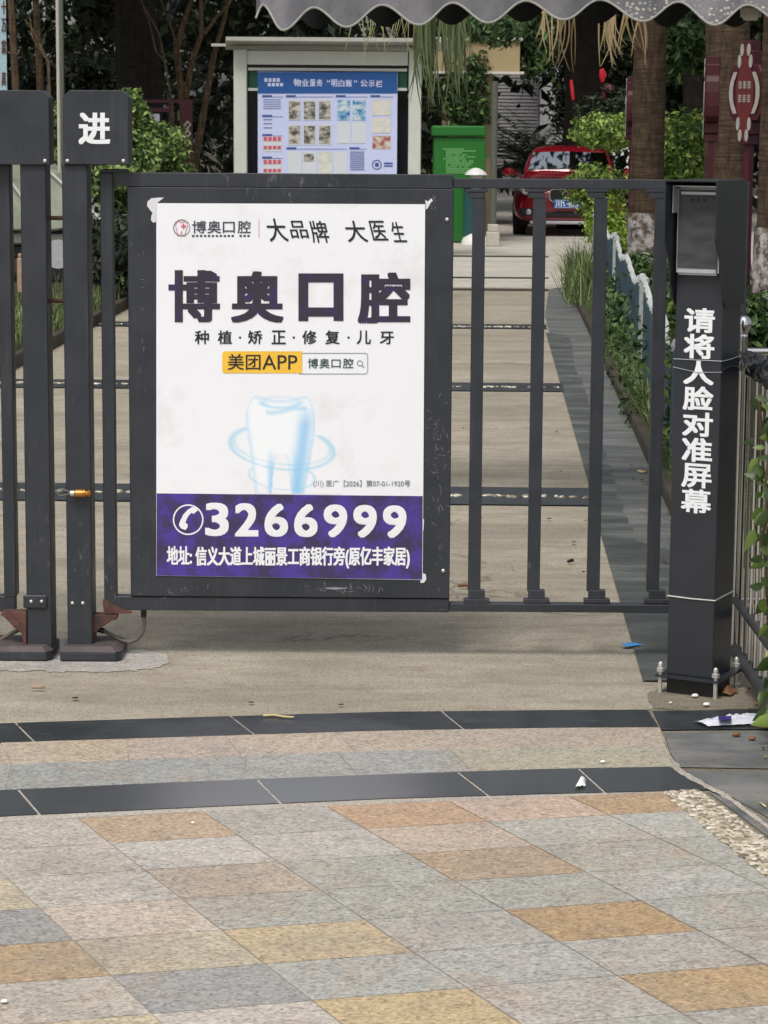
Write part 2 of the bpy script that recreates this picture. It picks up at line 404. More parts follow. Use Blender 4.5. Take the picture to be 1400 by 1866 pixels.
M['stem'] = plain('stem', (96, 82, 60), 0.8)
def awn():
    t = Mt('weathered_sheet', 0.75, 0, 0.3); n = t.noise(3.2, 6, 0.65, t.coord((1, 1, 0.5))); n2 = t.noise(26, 5, 0.7)
    col = t.mix(t.ramp(n, [(0.35, 0.0), (0.68, 1.0)]), lin((88, 88, 90)), lin((122, 120, 124)))
    lich = t.voro(46, 'F1', t.coord((1, 1, 1.5))); xs = t.nt.nodes.new('ShaderNodeSeparateXYZ'); t.l(t.pos, xs.inputs[0])
    right = t.ramp(t.math('MULTIPLY', xs.outputs[0], 1.0), [(0.75, 0.0), (1.0, 1.0)])
    col = t.mix(t.math('MULTIPLY', t.ramp(n2, [(0.55, 0.0), (0.7, 1.0)]), 0.35), col, lin((70, 70, 70)))
    col = t.mix(t.math('MULTIPLY', t.math('MULTIPLY', right, t.math('MULTIPLY', t.ramp(lich, [(0.18, 1.0), (0.4, 0.0)]), t.ramp(t.noise(11, 4, .6), [(.4, 0.0), (.55, 1.0)]))), 0.9), col, lin((190, 188, 172)))
    return t.out(col, bump=n2, bdist=0.003)
M['awning'] = awn()
M['awning_edge'] = plain('sheet_edge', (150, 150, 142), 0.7)
M['awning_shade'] = plain('shaded_sheet', (34, 36, 38), 0.8)  # sheet colour darkened to stand for shade inside the awning
M['board_frame'] = plain('board_frame', (196, 200, 190), 0.5, 0, 0.06, 4)
M['roof_metal'] = plain('board_roof', (176, 176, 168), 0.5, 0, 0.1, 4)
M['dark_glass'] = plain('dark_glass', (24, 27, 34), 0.08)
M['green_strip'] = plain('green_strip', (20, 92, 60), 0.4)
M['blue_print'] = plain('blue_print', (28, 84, 152), 0.45, 0, 0.05)
M['lilac'] = plain('lilac_print', (196, 204, 238), 0.45, 0, 0.03)
M['navy'] = plain('navy_print', (64, 86, 150), 0.5)
M['paper'] = plain('paper_print', (204, 210, 216), 0.5, 0, 0.06, 60)
M['red_print'] = plain('red_print', (200, 84, 108), 0.5)
def photomat(name, a, b, c):
    t = Mt(name, 0.4); n = t.noise(11, 4, 0.6, t.coord((1, 1, 1.6)))
    return t.out(t.ramp(n, [(0.36, lin(a)), (0.46, lin(b)), (0.6, lin(c))]))
M['photo'] = photomat('photo_print', (64, 68, 66), (132, 128, 118), (196, 192, 184))
M['blue_photo'] = photomat('blue_photo_print', (44, 110, 168), (120, 170, 200), (206, 214, 214))
M['cert'] = photomat('certificate_print', (190, 196, 190), (206, 206, 196), (216, 212, 206))
M['red_photo'] = photomat('red_photo_print', (120, 70, 60), (170, 110, 96), (206, 200, 190))
M['bin'] = plain('green_paint', (36, 112, 40), 0.45, 0, 0.07, 3)
M['bin_text'] = plain('bin_text', (112, 178, 108), 0.5)
M['teal'] = plain('teal_paint', (28, 78, 78), 0.5)
M['lamp_white'] = plain('lamp_white', (226, 226, 222), 0.4, 0, 0.05)
M['pole'] = plain('grey_pole', (92, 96, 86), 0.5)
M['stone'] = plain('pale_stone', (186, 180, 168), 0.8, 0, 0.1)
M['beige'] = plain('beige_render', (164, 146, 112), 0.85, 0, 0.1, 2)
M['band'] = plain('white_band', (214, 210, 200), 0.7)
M['car_red'] = plain('red_car_paint', (132, 14, 30), 0.15, 0.1, 0.03, 4, 0.7)
M['car_grey'] = plain('grey_car_paint', (128, 130, 118), 0.2, 0.3, 0.03, 4)
M['car_glass'] = plain('car_glass', (232, 236, 236), 0.03, 1.0, 0.03, 4)
M['van_glass'] = plain('plastic_cover', (158, 164, 146), 0.3, 0.0, 0.3, 5)
M['tyre'] = plain('tyre', (22, 22, 23), 0.8)
M['chrome'] = plain('chrome', (210, 210, 212), 0.12, 1.0)
M['lens'] = plain('lamp_lens', (186, 190, 194), 0.1, 0.4, 0.2)
M['black_trim'] = plain('black_trim', (16, 16, 18), 0.5)
M['plate'] = plain('number_plate', (36, 92, 176), 0.4)
M['maroon'] = plain('maroon_paint', (70, 16, 28), 0.5)
M['sign_red'] = plain('red_panel', (96, 34, 31), 0.5)
M['cream'] = plain('cream_paint', (166, 163, 155), 0.5)
M['fence_teal'] = plain('teal_picket', (48, 76, 90), 0.6, 0, 0.35, 9)
M['fence_white'] = plain('white_picket', (168, 172, 170), 0.6, 0, 0.25)
M['ribbon'] = plain('red_cloth', (186, 24, 38), 0.6)
M['banner'] = plain('pale_blue_cloth', (166, 196, 204), 0.7)
M['tan'] = plain('tan_wood', (166, 142, 120), 0.7)
M['film'] = plain('plastic_film', (214, 216, 228), 0.25, 0, 0.05, 12)
M['blue_film'] = plain('blue_film', (64, 140, 200), 0.3)
M['purple_film'] = plain('purple_film', (70, 54, 130), 0.3)
M['tissue'] = plain('tissue', (236, 236, 232), 0.8)
M['straw'] = plain('straw', (216, 194, 140), 0.7)
M['dry_leaf'] = plain('dry_leaf', (128, 90, 60), 0.7)
M['louvre'] = plain('grey_louvre', (190, 186, 190), 0.6)
M['white_wall'] = plain('white_wall', (236, 238, 236), 0.8)

# ------------------------------------------------------------------ text
_tc = {}
def glyphs(body, off):
    k = (body, off)
    if k not in _tc:
        c = bpy.data.curves.new('lettering', 'FONT'); c.body = body; c.offset = off; c.resolution_u = 4; c.fill_mode = 'BOTH'
        o = bpy.data.objects.new('lettering', c); COL.objects.link(o)
        dg = bpy.context.evaluated_depsgraph_get()
        me = bpy.data.meshes.new_from_object(o.evaluated_get(dg))
        _tc[k] = ([tuple(v.co) for v in me.vertices], [tuple(p.vertices) for p in me.polygons])
        bpy.data.objects.remove(o); bpy.data.curves.remove(c); bpy.data.meshes.remove(me)
    return _tc[k]
def text(mb, body, box, fn, bold=0.0, shear=0.0, ry=0.75):
    """fit body into the box (x0,y0,x1,y1), y down; fn maps (x,y) to a 3-D point. bold: stroke growth as a share of the
    box height, made of shifted copies, each a hair in front of the last"""
    vs, fs = glyphs(body, 0.0); a = np.array(vs)
    lo, hi = a.min(0), a.max(0); x0, y0, x1, y1 = box; H = abs(y1 - y0); sx = 1 if x1 > x0 else -1; sy = 1 if y1 > y0 else -1
    bx, by = bold * H, bold * H * ry
    x0 += sx * bx; x1 -= sx * bx; y0 += sy * by; y1 -= sy * by
    cop = [(0, 0)] if bold <= 0 else [(0, 0)] + [(bx * i, by * j) for i in (-1, 0, 1) for j in (-1, 0, 1) if i or j]
    if bold > .035: cop += [(bx * .5 * math.cos(k * math.pi / 2), by * .5 * math.sin(k * math.pi / 2)) for k in range(4)]
    for q, (ox, oy) in enumerate(cop):
        out = []
        for v in vs:
            u = (v[0] - lo[0]) / max(1e-6, hi[0] - lo[0]); t = (v[1] - lo[1]) / max(1e-6, hi[1] - lo[1])
            p = fn(x0 + (x1 - x0) * u + shear * (t - 0.5) * (y1 - y0) + ox, y1 - (y1 - y0) * t + oy)
            out.append((p[0], p[1] - 8e-5 * q, p[2]))
        mb.add(out, fs)
    return mb
def quad(mb, x0, y0, x1, y1, fn): return mb.add([fn(x0, y1), fn(x1, y1), fn(x1, y0), fn(x0, y0)], [(0, 1, 2, 3)])
def poly(mb, pts, fn): return mb.add([fn(*p) for p in pts], [tuple(range(len(pts)))])
def ring(mb, cx, cy, r, wd, fn, n=40, a0=0, a1=2 * math.pi, ry=None):
    ry = ry or r; vs = []
    for k in range(n + 1):
        g = a0 + (a1 - a0) * k / n
        vs += [fn(cx + r * math.cos(g), cy + ry * math.sin(g)), fn(cx + (r - wd) * math.cos(g), cy + (ry - wd) * math.sin(g))]
    return mb.add(vs, [(2 * k, 2 * k + 1, 2 * k + 3, 2 * k + 2) for k in range(n)])
def disc(mb, cx, cy, rx, fn, ry=None, n=24):
    ry = ry or rx; return poly(mb, [(cx + rx * math.cos(2 * math.pi * k / n), cy + ry * math.sin(2 * math.pi * k / n)) for k in range(n)], fn)
def rrect(x0, y0, x1, y1, r, n=5, corners=(1, 1, 1, 1)):
    pts = []
    for (cx, cy, a, on) in ((x1 - r, y0 + r, -90, corners[0]), (x1 - r, y1 - r, 0, corners[1]), (x0 + r, y1 - r, 90, corners[2]), (x0 + r, y0 + r, 180, corners[3])):
        if on: pts += [(cx + r * math.cos(math.radians(a + 90 * k / n)), cy + r * math.sin(math.radians(a + 90 * k / n))) for k in range(n + 1)]
        else: pts.append((x1 if a in (-90, 0) else x0, y0 if a in (-90, 180) else y1))
    return pts

# ------------------------------------------------------------------ leaves
def leaf_cloud(clumps, size, seed, up=0.3, aspect=0.45, shell=0.5):
    """clumps: (cx,cy,cz,rx,ry,rz,n). many small folded leaves spread through each clump"""
    rg = np.random.default_rng(seed); V = []; 
    for (cx, cy, cz, rx, ry, rz, n) in clumps:
        d = rg.normal(size=(n, 3)); d /= np.linalg.norm(d, axis=1)[:, None]
        r = (shell + (1 - shell) * rg.random(n)) if shell > 0 else rg.random(n) ** (1 / 3)
        lump = 1 + 0.16 * np.sin(d[:, 0] * 7 + seed) * np.cos(d[:, 2] * 8 + cx * 3) + 0.1 * np.sin(d[:, 1] * 15)
        c = d * (r * lump)[:, None] * np.array([rx, ry, rz]) + np.array([cx, cy, cz])
        nrm = d * 0.8 + rg.normal(size=(n, 3)) * 0.7 + np.array([0, 0, up]); nrm /= np.linalg.norm(nrm, axis=1)[:, None]
        t = rg.normal(size=(n, 3)) + np.array([0, 0, -0.3]); t -= nrm * (t * nrm).sum(1)[:, None]; t /= np.linalg.norm(t, axis=1)[:, None]
        b = np.cross(nrm, t); L = (size * (0.6 + 0.8 * rg.random(n)))[:, None]; W = L * aspect * 0.5
        V.append(np.stack([c - t * L * 0.5, c + b * W + nrm * W * 0.35 - t * L * 0.05, c + t * L * 0.5, c - b * W + nrm * W * 0.35 - t * L * 0.05], 1).reshape(-1, 3))
    V = np.concatenate(V); n = len(V) // 4
    m = MB(); m.v = [tuple(v) for v in V.tolist()]; 
    m.f = [f for k in range(n) for f in ((4 * k, 4 * k + 1, 4 * k + 2), (4 * k, 4 * k + 2, 4 * k + 3))]
    return m
def blades(bases, h, wd, seed, lean=0.5):
    rg = random.Random(seed); m = MB()
    for (x, y, z) in bases:
        a = rg.random() * 6.283; hh = h * (0.5 + 0.8 * rg.random()); ln = lean * hh * rg.random()
        dx, dy = math.cos(a), math.sin(a); px, py = -dy * wd, dx * wd
        p1 = (x + dx * ln * 0.35, y + dy * ln * 0.35, z + hh * 0.6); p2 = (x + dx * ln, y + dy * ln, z + hh * (1 - 0.25 * ln / hh))
        m.add([(x - px, y - py, z), (x + px, y + py, z), (p1[0] + px * .7, p1[1] + py * .7, p1[2]), (p1[0] - px * .7, p1[1] - py * .7, p1[2]), p2],
              [(0, 1, 2, 3), (3, 2, 4)])
    return m

# ================================================================== GROUND
m = MB(); m.box(-150, 150, -60, 260, -0.3, -0.03); struct(m, 'ground', M['soil'])
m = MB(); m.box(-9, 7, -4, 26, -0.2, 0.0); struct(m, 'driveway', M['concrete'])
m = MB(); m.box(-40, 40, 24.6, 62, -0.2, 0.005); struct(m, 'road', M['concrete_far'])

def gpoly(mb, pts, z, th=0.0, jag=0.0):
    if jag:
        rj = random.Random(len(pts)); o = []
        for (xa, ya), (xb, yb) in zip(pts, pts[1:] + pts[:1]):
            n = max(2, int(math.hypot(xb - xa, yb - ya) / 7))
            o += [(xa + (xb - xa) * k / n + rj.uniform(-1, 1) * jag, ya + (yb - ya) * k / n + rj.uniform(-.45, .45) * jag) for k in range(n)]
        pts = o
    q = [G(x, y, z) for x, y in pts]
    if th: return mb.prism_xy([(p.x, p.y) for p in q], z - th, z)
    n = len(mb.v); mb.v += [tuple(p) for p in q]; mb.f.append(tuple(range(n, n + len(q)))); return mb

# dark slate margin along the right kerb of the drive
m = MB(); gpoly(m, [(993, 575), (1000, 528), (1033, 519), (1100, 663), (1181, 846), (1242, 985), (1240, 1240), (1172, 1240), (1097, 980), (1069, 866)], 0.003); struct(m, 'slate_margin', M['slate_margin'])
rj_ = random.Random(6); dk = [(995, 606)]
for (xa, ya), (xb, yb) in (((1034, 612), (1094, 800)), ((1094, 800), (1128, 905)), ((1128, 905), (1160, 985)), ((1160, 985), (1226, 1004))):
    dk += [(xa + (xb - xa) * k / 12 + rj_.uniform(-5, 5), ya + (yb - ya) * k / 12) for k in range(12)]
m = MB(); gpoly(m, dk + [(1228, 1010), (1228, 1240), (1172, 1240), (1097, 980), (1069, 866)], 0.0055); struct(m, 'dark_slate_margin', M['slate_dark'])
# black granite strips with a line of pebbles across the drive
rg = random.Random(3)
pm = MB()
def pebbles(mb, p0, p1, wid, n, size, z):
    a, b = Vector(p0), Vector(p1); t = (b - a).normalized(); s = Vector((-t.y, t.x, 0))
    for k in range(n):
        c = a.lerp(b, rg.random()) + s * wid * (rg.random() - 0.5); r = size * (0.55 + 0.7 * rg.random()); an = rg.random() * 3.14
        el = 1.2 + rg.random() * 0.8; rows = []
        for (rr, hh) in ((1.0, 0.0), (0.86, 0.45), (0.5, 0.75)):
            for q in range(7):
                g = 6.283 * q / 7; lx, ly = math.cos(g) * rr * r * el, math.sin(g) * rr * r
                rows.append((c.x + lx * math.cos(an) - ly * math.sin(an), c.y + lx * math.sin(an) + ly * math.cos(an), z + hh * r * 0.65))
        mb.add(rows, [(i * 7 + q, i * 7 + (q + 1) % 7, (i + 1) * 7 + (q + 1) % 7, (i + 1) * 7 + q) for i in (0, 1) for q in range(7)] + [tuple(14 + q for q in range(7))])
for (pl, zz, ends) in (
    ([(-400, 875), (1072, 889), (1087, 921), (-400, 906)], 0.006, ((-400, 889), (1076, 906))),
    ([(-400, 687), (1024, 698), (1029, 713), (-400, 702)], 0.006, ((-400, 694), (1026, 706))),
    ([(-400, 582), (995, 591), (997, 599), (-400, 590)], 0.006, ((-400, 586), (996, 596)))):
    m = MB(); gpoly(m, pl, zz); struct(m, 'granite_strip', M['black'])
    a, b = G(*ends[0], zz), G(*ends[1], zz); pebbles(pm, a, b, 0.05, int((b - a).length * 70), 0.011, zz)
tag(build(pm, 'pebble_line', M['pebble'], smooth='all'), kind='stuff')
for y in (466, 505, 526):
    m = MB(); gpoly(m, [(-200, y - 8), (1000, y), (1000, y + 2), (-200, y - 6)], 0.012); struct(m, 'road_joint', M['kerb_dark'])

# forecourt in front of the gate
m = MB(); gpoly(m, [(-1300, 1366), (-500, 1345), (700, 1300), (1180, 1296), (1222, 1385), (1500, 1690), (2400, 2400), (-1900, 2400)], 0.003); struct(m, 'mortar_bed', M['mortar'])
def band(name, top, bot, cuts, tints, z, mat, gap=2.0):
    """one band of paving between two pixel polylines, split at the cuts (x at top, x at bottom)"""
    def yat(pl, x):
        for (xa, ya), (xb, yb) in zip(pl, pl[1:]):
            if x <= xb: return ya + (yb - ya) * (x - xa) / (xb - xa)
        (xa, ya), (xb, yb) = pl[-2:]; return ya + (yb - ya) * (x - xa) / (xb - xa)
    mb = MB(); cols = []
    for i, ((t0, b0), (t1, b1)) in enumerate(zip(cuts, cuts[1:])):
        n = 4; xs = [k / n for k in range(n + 1)]
        tp = [(t0 + gap / 2 + (t1 - t0 - gap) * k, 0) for k in xs]; bp = [(b0 + gap / 2 + (b1 - b0 - gap) * k, 0) for k in xs]
        pts = [(x, yat(top, x)) for x, _ in tp] + [(x, yat(bot, x)) for x, _ in bp[::-1]]
        q = [G(x, y, z) for x, y in pts]; nn = len(mb.v); mb.v += [tuple(p) for p in q]
        N = len(pts)
        for k in range(n):
            mb.f.append((nn + k, nn + k + 1, nn + N - 2 - k, nn + N - 1 - k)); cols.append(lin(tints[(i - 2) % len(tints)]))
    return struct(mb, name, mat, colors=cols)
S1t = [(-1200, 1355), (-500, 1333), (0, 1318), (350, 1307), (700, 1297), (1000, 1294), (1182, 1293)]; S1b = [(-1200, 1400), (-500, 1372), (0, 1353), (350, 1342), (700, 1331), (1000, 1326), (1202, 1325)]
S2t = [(-1200, 1484), (-500, 1458), (0, 1440), (350, 1424), (700, 1411), (1000, 1401), (1215, 1397)]; S2b = [(-1200, 1549), (-500, 1512), (0, 1487), (350, 1471), (700, 1455), (1000, 1446), (1280, 1439)]
MIDl = [(-1200, 1439), (-500, 1412), (0, 1393), (350, 1381), (700, 1368), (1000, 1362), (1216, 1361)]
band('granite_strip', S1t, S1b, [(-1190, -1160), (-870, -840), (-500, -470), (28, 62), (420, 464), (805, 845), (1182, 1203)], [(40, 40, 40)], 0.0052, M['black'], 4)
band('paving', S1b, MIDl, [(-1190, -1160), (-870, -840), (-500, -470), (0, 22), (230, 235), (410, 440), (612, 648), (1203, 1217)], [(186, 167, 147), (186, 170, 144), (180, 161, 147), (186, 168, 148), (180, 164, 147)], 0.0046, M['granite'])
band('paving', MIDl, S2t, [(-1190, -1160), (-870, -840), (-500, -470), (22, 10), (448, 448), (615, 652), (820, 860), (1217, 1232)], [(156, 160, 156), (146, 152, 151), (158, 161, 159), (152, 156, 155), (170, 165, 142)], 0.0046, M['granite'])
band('granite_strip', S2t, S2b, [(-1190, -1160), (-870, -830), (-500, -450), (33, 72), (468, 512), (834, 890), (1054, 1102), (1222, 1300)], [(40, 40, 40)], 0.0052, M['black_polish'], 5)

obs = [(135, 1487, 1, 0), (210, 1542, 1, 1), (270, 1590, 1, 2), (332, 1640, 1, 3), (395, 1697, 1, 4), (480, 1757, 1, 5), (560, 1822, 1, 6),
       (807, 1457, 4, 0), (882, 1498, 4, 1), (970, 1542, 4, 2), (1060, 1587, 4, 3), (1170, 1645, 4, 4), (1270, 1698, 4, 5),
       (67, 1652, 0, 3), (135, 1715, 0, 4), (205, 1779, 0, 5), (280, 1845, 0, 6), (775, 1553, 3, 2), (825, 1604, 3, 3), (930, 1659, 3, 4), (1015, 1715, 3, 5), (1130, 1777, 3, 6),
       (362, 1475, 2, 0), (435, 1527, 2, 1), (505, 1570, 2, 2), (1027, 1447, 5, 0), (1110, 1484, 5, 1)]
A = np.array([[1, c, r, c * r] for _, _, c, r in obs], float)
B = np.array([[G(x, y, 0.0046).x, G(x, y, 0.0046).y] for x, y, _, _ in obs])
K, res, _, _ = np.linalg.lstsq(A, B, rcond=None)
def tg(c, r): v = np.array([1, c, r, c * r]) @ K; return (float(v[0]), float(v[1]), 0.0046)
PK, GR, YL, GD, BR, BL, GG, TN = (190, 180, 169), (171, 169, 162), (204, 188, 154), (180, 144, 92), (188, 158, 124), (148, 150, 150), (166, 167, 159), (184, 165, 143)
tint = {(-1, 2): YL, (-1, 3): BL, (-1, 4): GD, (-1, 5): (190, 182, 168), (-1, 6): YL, (0, 0): PK, (0, 1): PK, (0, 2): (198, 190, 178), (0, 3): (200, 184, 166), (0, 4): (192, 180, 152), (0, 5): BL, (0, 6): (198, 188, 176),
        (1, 0): BR, (1, 1): (196, 190, 182), (1, 2): TN, (1, 3): GG, (1, 4): (198, 174, 130), (1, 5): (166, 170, 166), (1, 6): (198, 172, 118), (2, 0): GR, (2, 1): (186, 180, 172), (2, 2): GG, (2, 3): GG, (2, 4): GR, (2, 5): (172, 172, 168), (2, 6): (184, 180, 172),
        (3, 0): (190, 150, 112), (3, 1): (198, 176, 156), (3, 2): (180, 148, 112), (3, 3): GG, (3, 4): (174, 136, 80), (3, 5): GR, (3, 6): (184, 146, 88), (4, 0): (202, 172, 150), (4, 1): (182, 178, 168), (4, 3): (176, 176, 170), (5, 0): (178, 144, 100), (5, 1): (178, 182, 176), (6, 3): TN, (7, 3): TN}
# columns shift by one: column k lies between line k+... (line 0 = first full seam)
mb = MB(); cols = []; rr2 = random.Random(11)
for c in range(-7, 12):
    for r in range(-1, 13):
        g = 0.0045; g2 = 0.004; p = [tg(c + g, r + g2), tg(c + 1 - g, r + g2), tg(c + 1 - g, r + 1 - g2), tg(c + g, r + 1 - g2)]
        if min(q[1] for q in p) < 1.0: continue
        # keep clear of the black strip and of the pebble strip on the right
        if max(q[1] for q in p) > 5.72 + 0.0: pass
        col = tint.get((c, r))
        if col is None:
            col = rr2.choice([GR, GG, PK, (182, 178, 170), (174, 174, 168), GR, GG, (186, 176, 164)] + ([GD, YL, BL] if r > 6 or c < -1 else []))
        cols.append(lin(col)); mb.quads(p)
# clip the paving with two planes: behind the black strip and right of the pebble strip
me = bpy.data.meshes.new('tmp'); me.from_pydata(mb.v, [], mb.f)
bm = bmesh.new(); bm.from_mesh(me); lay = bm.faces.layers.int.new('i')
bm.faces.ensure_lookup_table()
for i, f in enumerate(bm.faces): f[lay] = i
def clip(a, b):
    t = (b - a).normalized(); nrm = Vector((t.y, -t.x, 0))
    bmesh.ops.bisect_plane(bm, geom=bm.verts[:] + bm.edges[:] + bm.faces[:], dist=1e-5, plane_co=a, plane_no=nrm, clear_outer=True)
clip(G(1280, 1439, .007), G(-500, 1512, .007))
clip(G(1404, 1603, .007), G(1211, 1444, .007))
bm.verts.ensure_lookup_table(); bm.verts.index_update()
m = MB(); m.v = [tuple(v.co) for v in bm.verts]; m.f = [tuple(v.index for v in f.verts) for f in bm.faces]; cc = [cols[f[lay]] for f in bm.faces]
bm.free(); bpy.data.meshes.remove(me)
struct(m, 'paving', M['granite'], colors=cc)

# pebble strip and slate apron on the right
m = MB(); gpoly(m, [(1180, 1291), (1700, 1285), (2300, 1800), (1600, 1800), (1222, 1384)], 0.0016); struct(m, 'mortar_bed', M['kerb'])
PS = [(1208, 1443), (1272, 1438), (1400, 1529), (1700, 1745), (1700, 1850), (1404, 1602)]
m = MB(); gpoly(m, PS, 0.0056); struct(m, 'pebble_mortar', M['kerb'])
m = MB(); Lf, Rt = (G(1208, 1443, .008), G(1500, 1680, .008)), (G(1272, 1438, .008), G(1560, 1645, .008))
for k in range(1500):
    t_, u_ = rg.random(), rg.random(); c = Lf[0].lerp(Lf[1], t_).lerp(Rt[0].lerp(Rt[1], t_), 0.03 + 0.94 * u_)
    pebbles(m, c, c + Vector((0.001, 0, 0)), 0.0, 1, 0.0062, 0.0058)
tag(build(m, 'pebbles', M['pebble'], smooth='all'), kind='stuff')
m = MB()
for pl in ([(1190, 1296), (1480, 1290), (1500, 1328), (1206, 1330)], ):
    gpoly(m, pl, 0.0054)
struct(m, 'granite_strip', M['black'])
m = MB()
for pl in ([(1212, 1336), (1520, 1330), (1600, 1404), (1240, 1398), (1222, 1372)], [(1246, 1404), (1600, 1410), (1700, 1530), (1400, 1490), (1330, 1450)], [(1330, 1457), (1400, 1496), (1700, 1540), (1900, 1740), (1700, 1740), (1400, 1525), (1290, 1442)]):
    gpoly(m, pl, 0.0044)
struct(m, 'slate_apron', M['slate'])
m = MB(); gpoly(m, [(1178, 1262), (1210, 1255), (1420, 1258), (1440, 1288), (1260, 1296), (1190, 1290)], 0.003, jag=3); struct(m, 'mortar_patch', M['kerb'])
m = MB(); gpoly(m, [(1222, 1372), (1240, 1400), (1330, 1450), (1480, 1560), (1470, 1562), (1325, 1456), (1228, 1404), (1208, 1340)], 0.0059, jag=2.5); struct(m, 'mortar_joint', M['mortar'])
# pale mortar round the post feet
m = MB(); gpoly(m, [(-60, 1192), (20, 1178), (95, 1170), (190, 1178), (262, 1184), (306, 1193), (314, 1206), (286, 1217), (240, 1222), (186, 1226), (120, 1224), (60, 1222), (-60, 1222)], 0.002, jag=5); struct(m, 'mortar_patch', M['patch'])

# raised beds with kerbs
def bed(name, line, side, z, wk=0.055):
    """line: ground points of the kerb's foot, front to back"""
    n = len(line); L = [Vector((p[0], p[1], 0)) for p in line]; O = []
    for i, p in enumerate(L):
        t = (L[min(i + 1, n - 1)] - L[max(i - 1, 0)]).normalized(); O.append(p + Vector((t.y, -t.x, 0)) * wk * side)
    m = MB()
    vs = []
    for a, b in zip(L, O): vs += [(a.x, a.y, -0.02), (a.x, a.y, z - 0.008), (a.x + (b.x - a.x) * 0.07, a.y + (b.y - a.y) * 0.07, z), (b.x, b.y, z), (b.x, b.y, -0.02)]
    fs = [(i * 5 + k, i * 5 + k + 1, i * 5 + k + 6, i * 5 + k + 5) for i in range(n - 1) for k in range(4)]
    m.add(vs, fs); struct(m, 'kerb', M['kerb_dark'])
    far = 7.5 * side
    pts = [(p.x, p.y) for p in O] + [(far, O[-1].y), (far, O[0].y)]
    m = MB(); m.prism_xy(pts, -0.05, z - 0.012); struct(m, name, M['soil'])
    return O
kr = [G(1268, 1035), G(1226, 948), G(1181, 846), (0, 0), G(1078, 618), G(1044, 545), G(1033, 520)]; kr[3] = (kr[2] + kr[4]) / 2
KR = [(p.x, p.y) for p in kr] + [(kr[-1].x + 0.25, kr[-1].y + 0.9), (kr[-1].x + 1.2, kr[-1].y + 1.5), (kr[-1].x + 5.2, kr[-1].y + 1.6)]
OR = bed('flower_bed', KR, 1, 0.07)
kl = [G(-60, 722), G(32, 671), G(104, 633), G(175, 594), G(230, 564), G(330, 508)]
KL = [(p.x, p.y) for p in kl] + [(kl[-1].x - 0.1, 31.0)]
OL = bed('flower_bed', KL, -1, 0.09)

# ================================================================== GATE
def bolt(px, py, Y, r, parent, name='bolt', mat='bolt'):
    p = P(px, py, Y); m = MB(); m.lathe((p.x, p.y, p.z), [(r, 0), (r, 0.002), (r * 0.75, 0.004), (r * 0.35, 0.0055)], 10, 'y'); return build(m, name, M[mat], parent, smooth=True)
YF = 7.02
def headpoly(x0, y0, x1, y1, c, Y):
    a, b, z0, z1 = rect(x0, y0, x1, y1, Y); c = c / FPX * Y
    return [(a, z0), (b, z0), (b, z1 - c), (b - c, z1), (a + c, z1), (a, z1 - c)]
def gate_post(label, hx0, hx1, px0, px1, base, char, boltx, group):
    loc = G((px0 + px1) / 2, 1190); t = thing('gate_post', label, 'gate post', (loc.x, YF + 0.05, 0), group=group)
    m = MB(); m.bpx(px0, 299, px1, 1190, YF, 0.1)
    o = build(m, 'post', M['gate'], t, bevel=0.003)
    m = MB(); m.prism_xz(headpoly(hx0, 164, hx1, 300, 13, YF - 0.012), YF - 0.012, YF + 0.085)
    h = build(m, 'sign_head', M['gate'], t, bevel=0.002)
    if char:
        m = MB(); text(m, char, (143, 205, 201, 263), lambda x, y: P(x, y, YF - 0.0135), 0.036); build(m, 'lettering', M['white_letter'], h, recalc=False)
    for bx in boltx: bolt(bx, 293, YF - 0.012, 0.006, h)
    x0, x1, _, _ = rect(base[0], 1180, base[1], 1210, YF)
    m = MB(); c = 0.022
    poly_ = [(x0, YF - 0.045), (x1, YF - 0.045), (x1 + 0.015, YF - 0.025), (x1 + 0.015, YF + 0.14), (x0, YF + 0.14)]
    m.prism_xy(poly_, 0.004, 0.03); build(m, 'base_plate', M['gate'], t, bevel=0.003)
    m = MB(); a = [(x0 + c * .3, YF - 0.03), (x1 - c * .5, YF - 0.03), (x1 - c * .3, YF - 0.015), (x1 - c * .3, YF + 0.125), (x0 + c * .3, YF + 0.125)]
    n = len(a); vs = [(p[0], p[1], 0.03) for p in poly_] + [(p[0], p[1], 0.044) for p in a]
    m.add(vs, [tuple(range(n, 2 * n))] + [(i, (i + 1) % n, (i + 1) % n + n, i + n) for i in range(n)]); build(m, 'base_cover', M['dusty'], t)
    return t
lp = gate_post('dark grey gate post with blank sign head, at the left edge', -32, 90, 43, 89.5, (-32, 88), None, (82,), None)
rp = gate_post('dark grey gate post with a white character on its sign head', 114.5, 235, 118, 164, (113, 214), '进', (123, 225), None)
def hinge(parent, pts, Y, dep):
    m = MB(); m.prism_xz([(P(x, y, Y).x, P(x, y, Y).z) for x, y in pts], Y, Y + dep); return build(m, 'hinge_bracket', M['rust'], parent, bevel=0.002)
hinge(rp, [(162, 1121), (213, 1122), (213, 1129), (206, 1130), (180, 1147), (169, 1160), (166, 1178), (162, 1178)], YF + 0.02, 0.05)
m = MB(); m.bpx(168, 1150, 175, 1180, YF + 0.03, 0.02); build(m, 'hinge_pin', M['rust'], rp)
hinge(lp, [(2, 1115), (48, 1115), (48, 1178), (43, 1178), (40, 1155), (30, 1148), (8, 1125), (2, 1122)], YF - 0.006, 0.045)
m = MB(); x0, x1, z0, z1 = rect(43, 1084, 86, 1108, YF); m.box(x0, x1, YF - 0.008, YF + 0.0, z0, z1); build(m, 'bolt_plate', M['gate'], lp, bevel=0.003)
for x in (57, 76): bolt(x, 1096, YF - 0.008, 0.0055, lp)
for x in (132, 151): bolt(x, 1099, YF, 0.0055, rp)
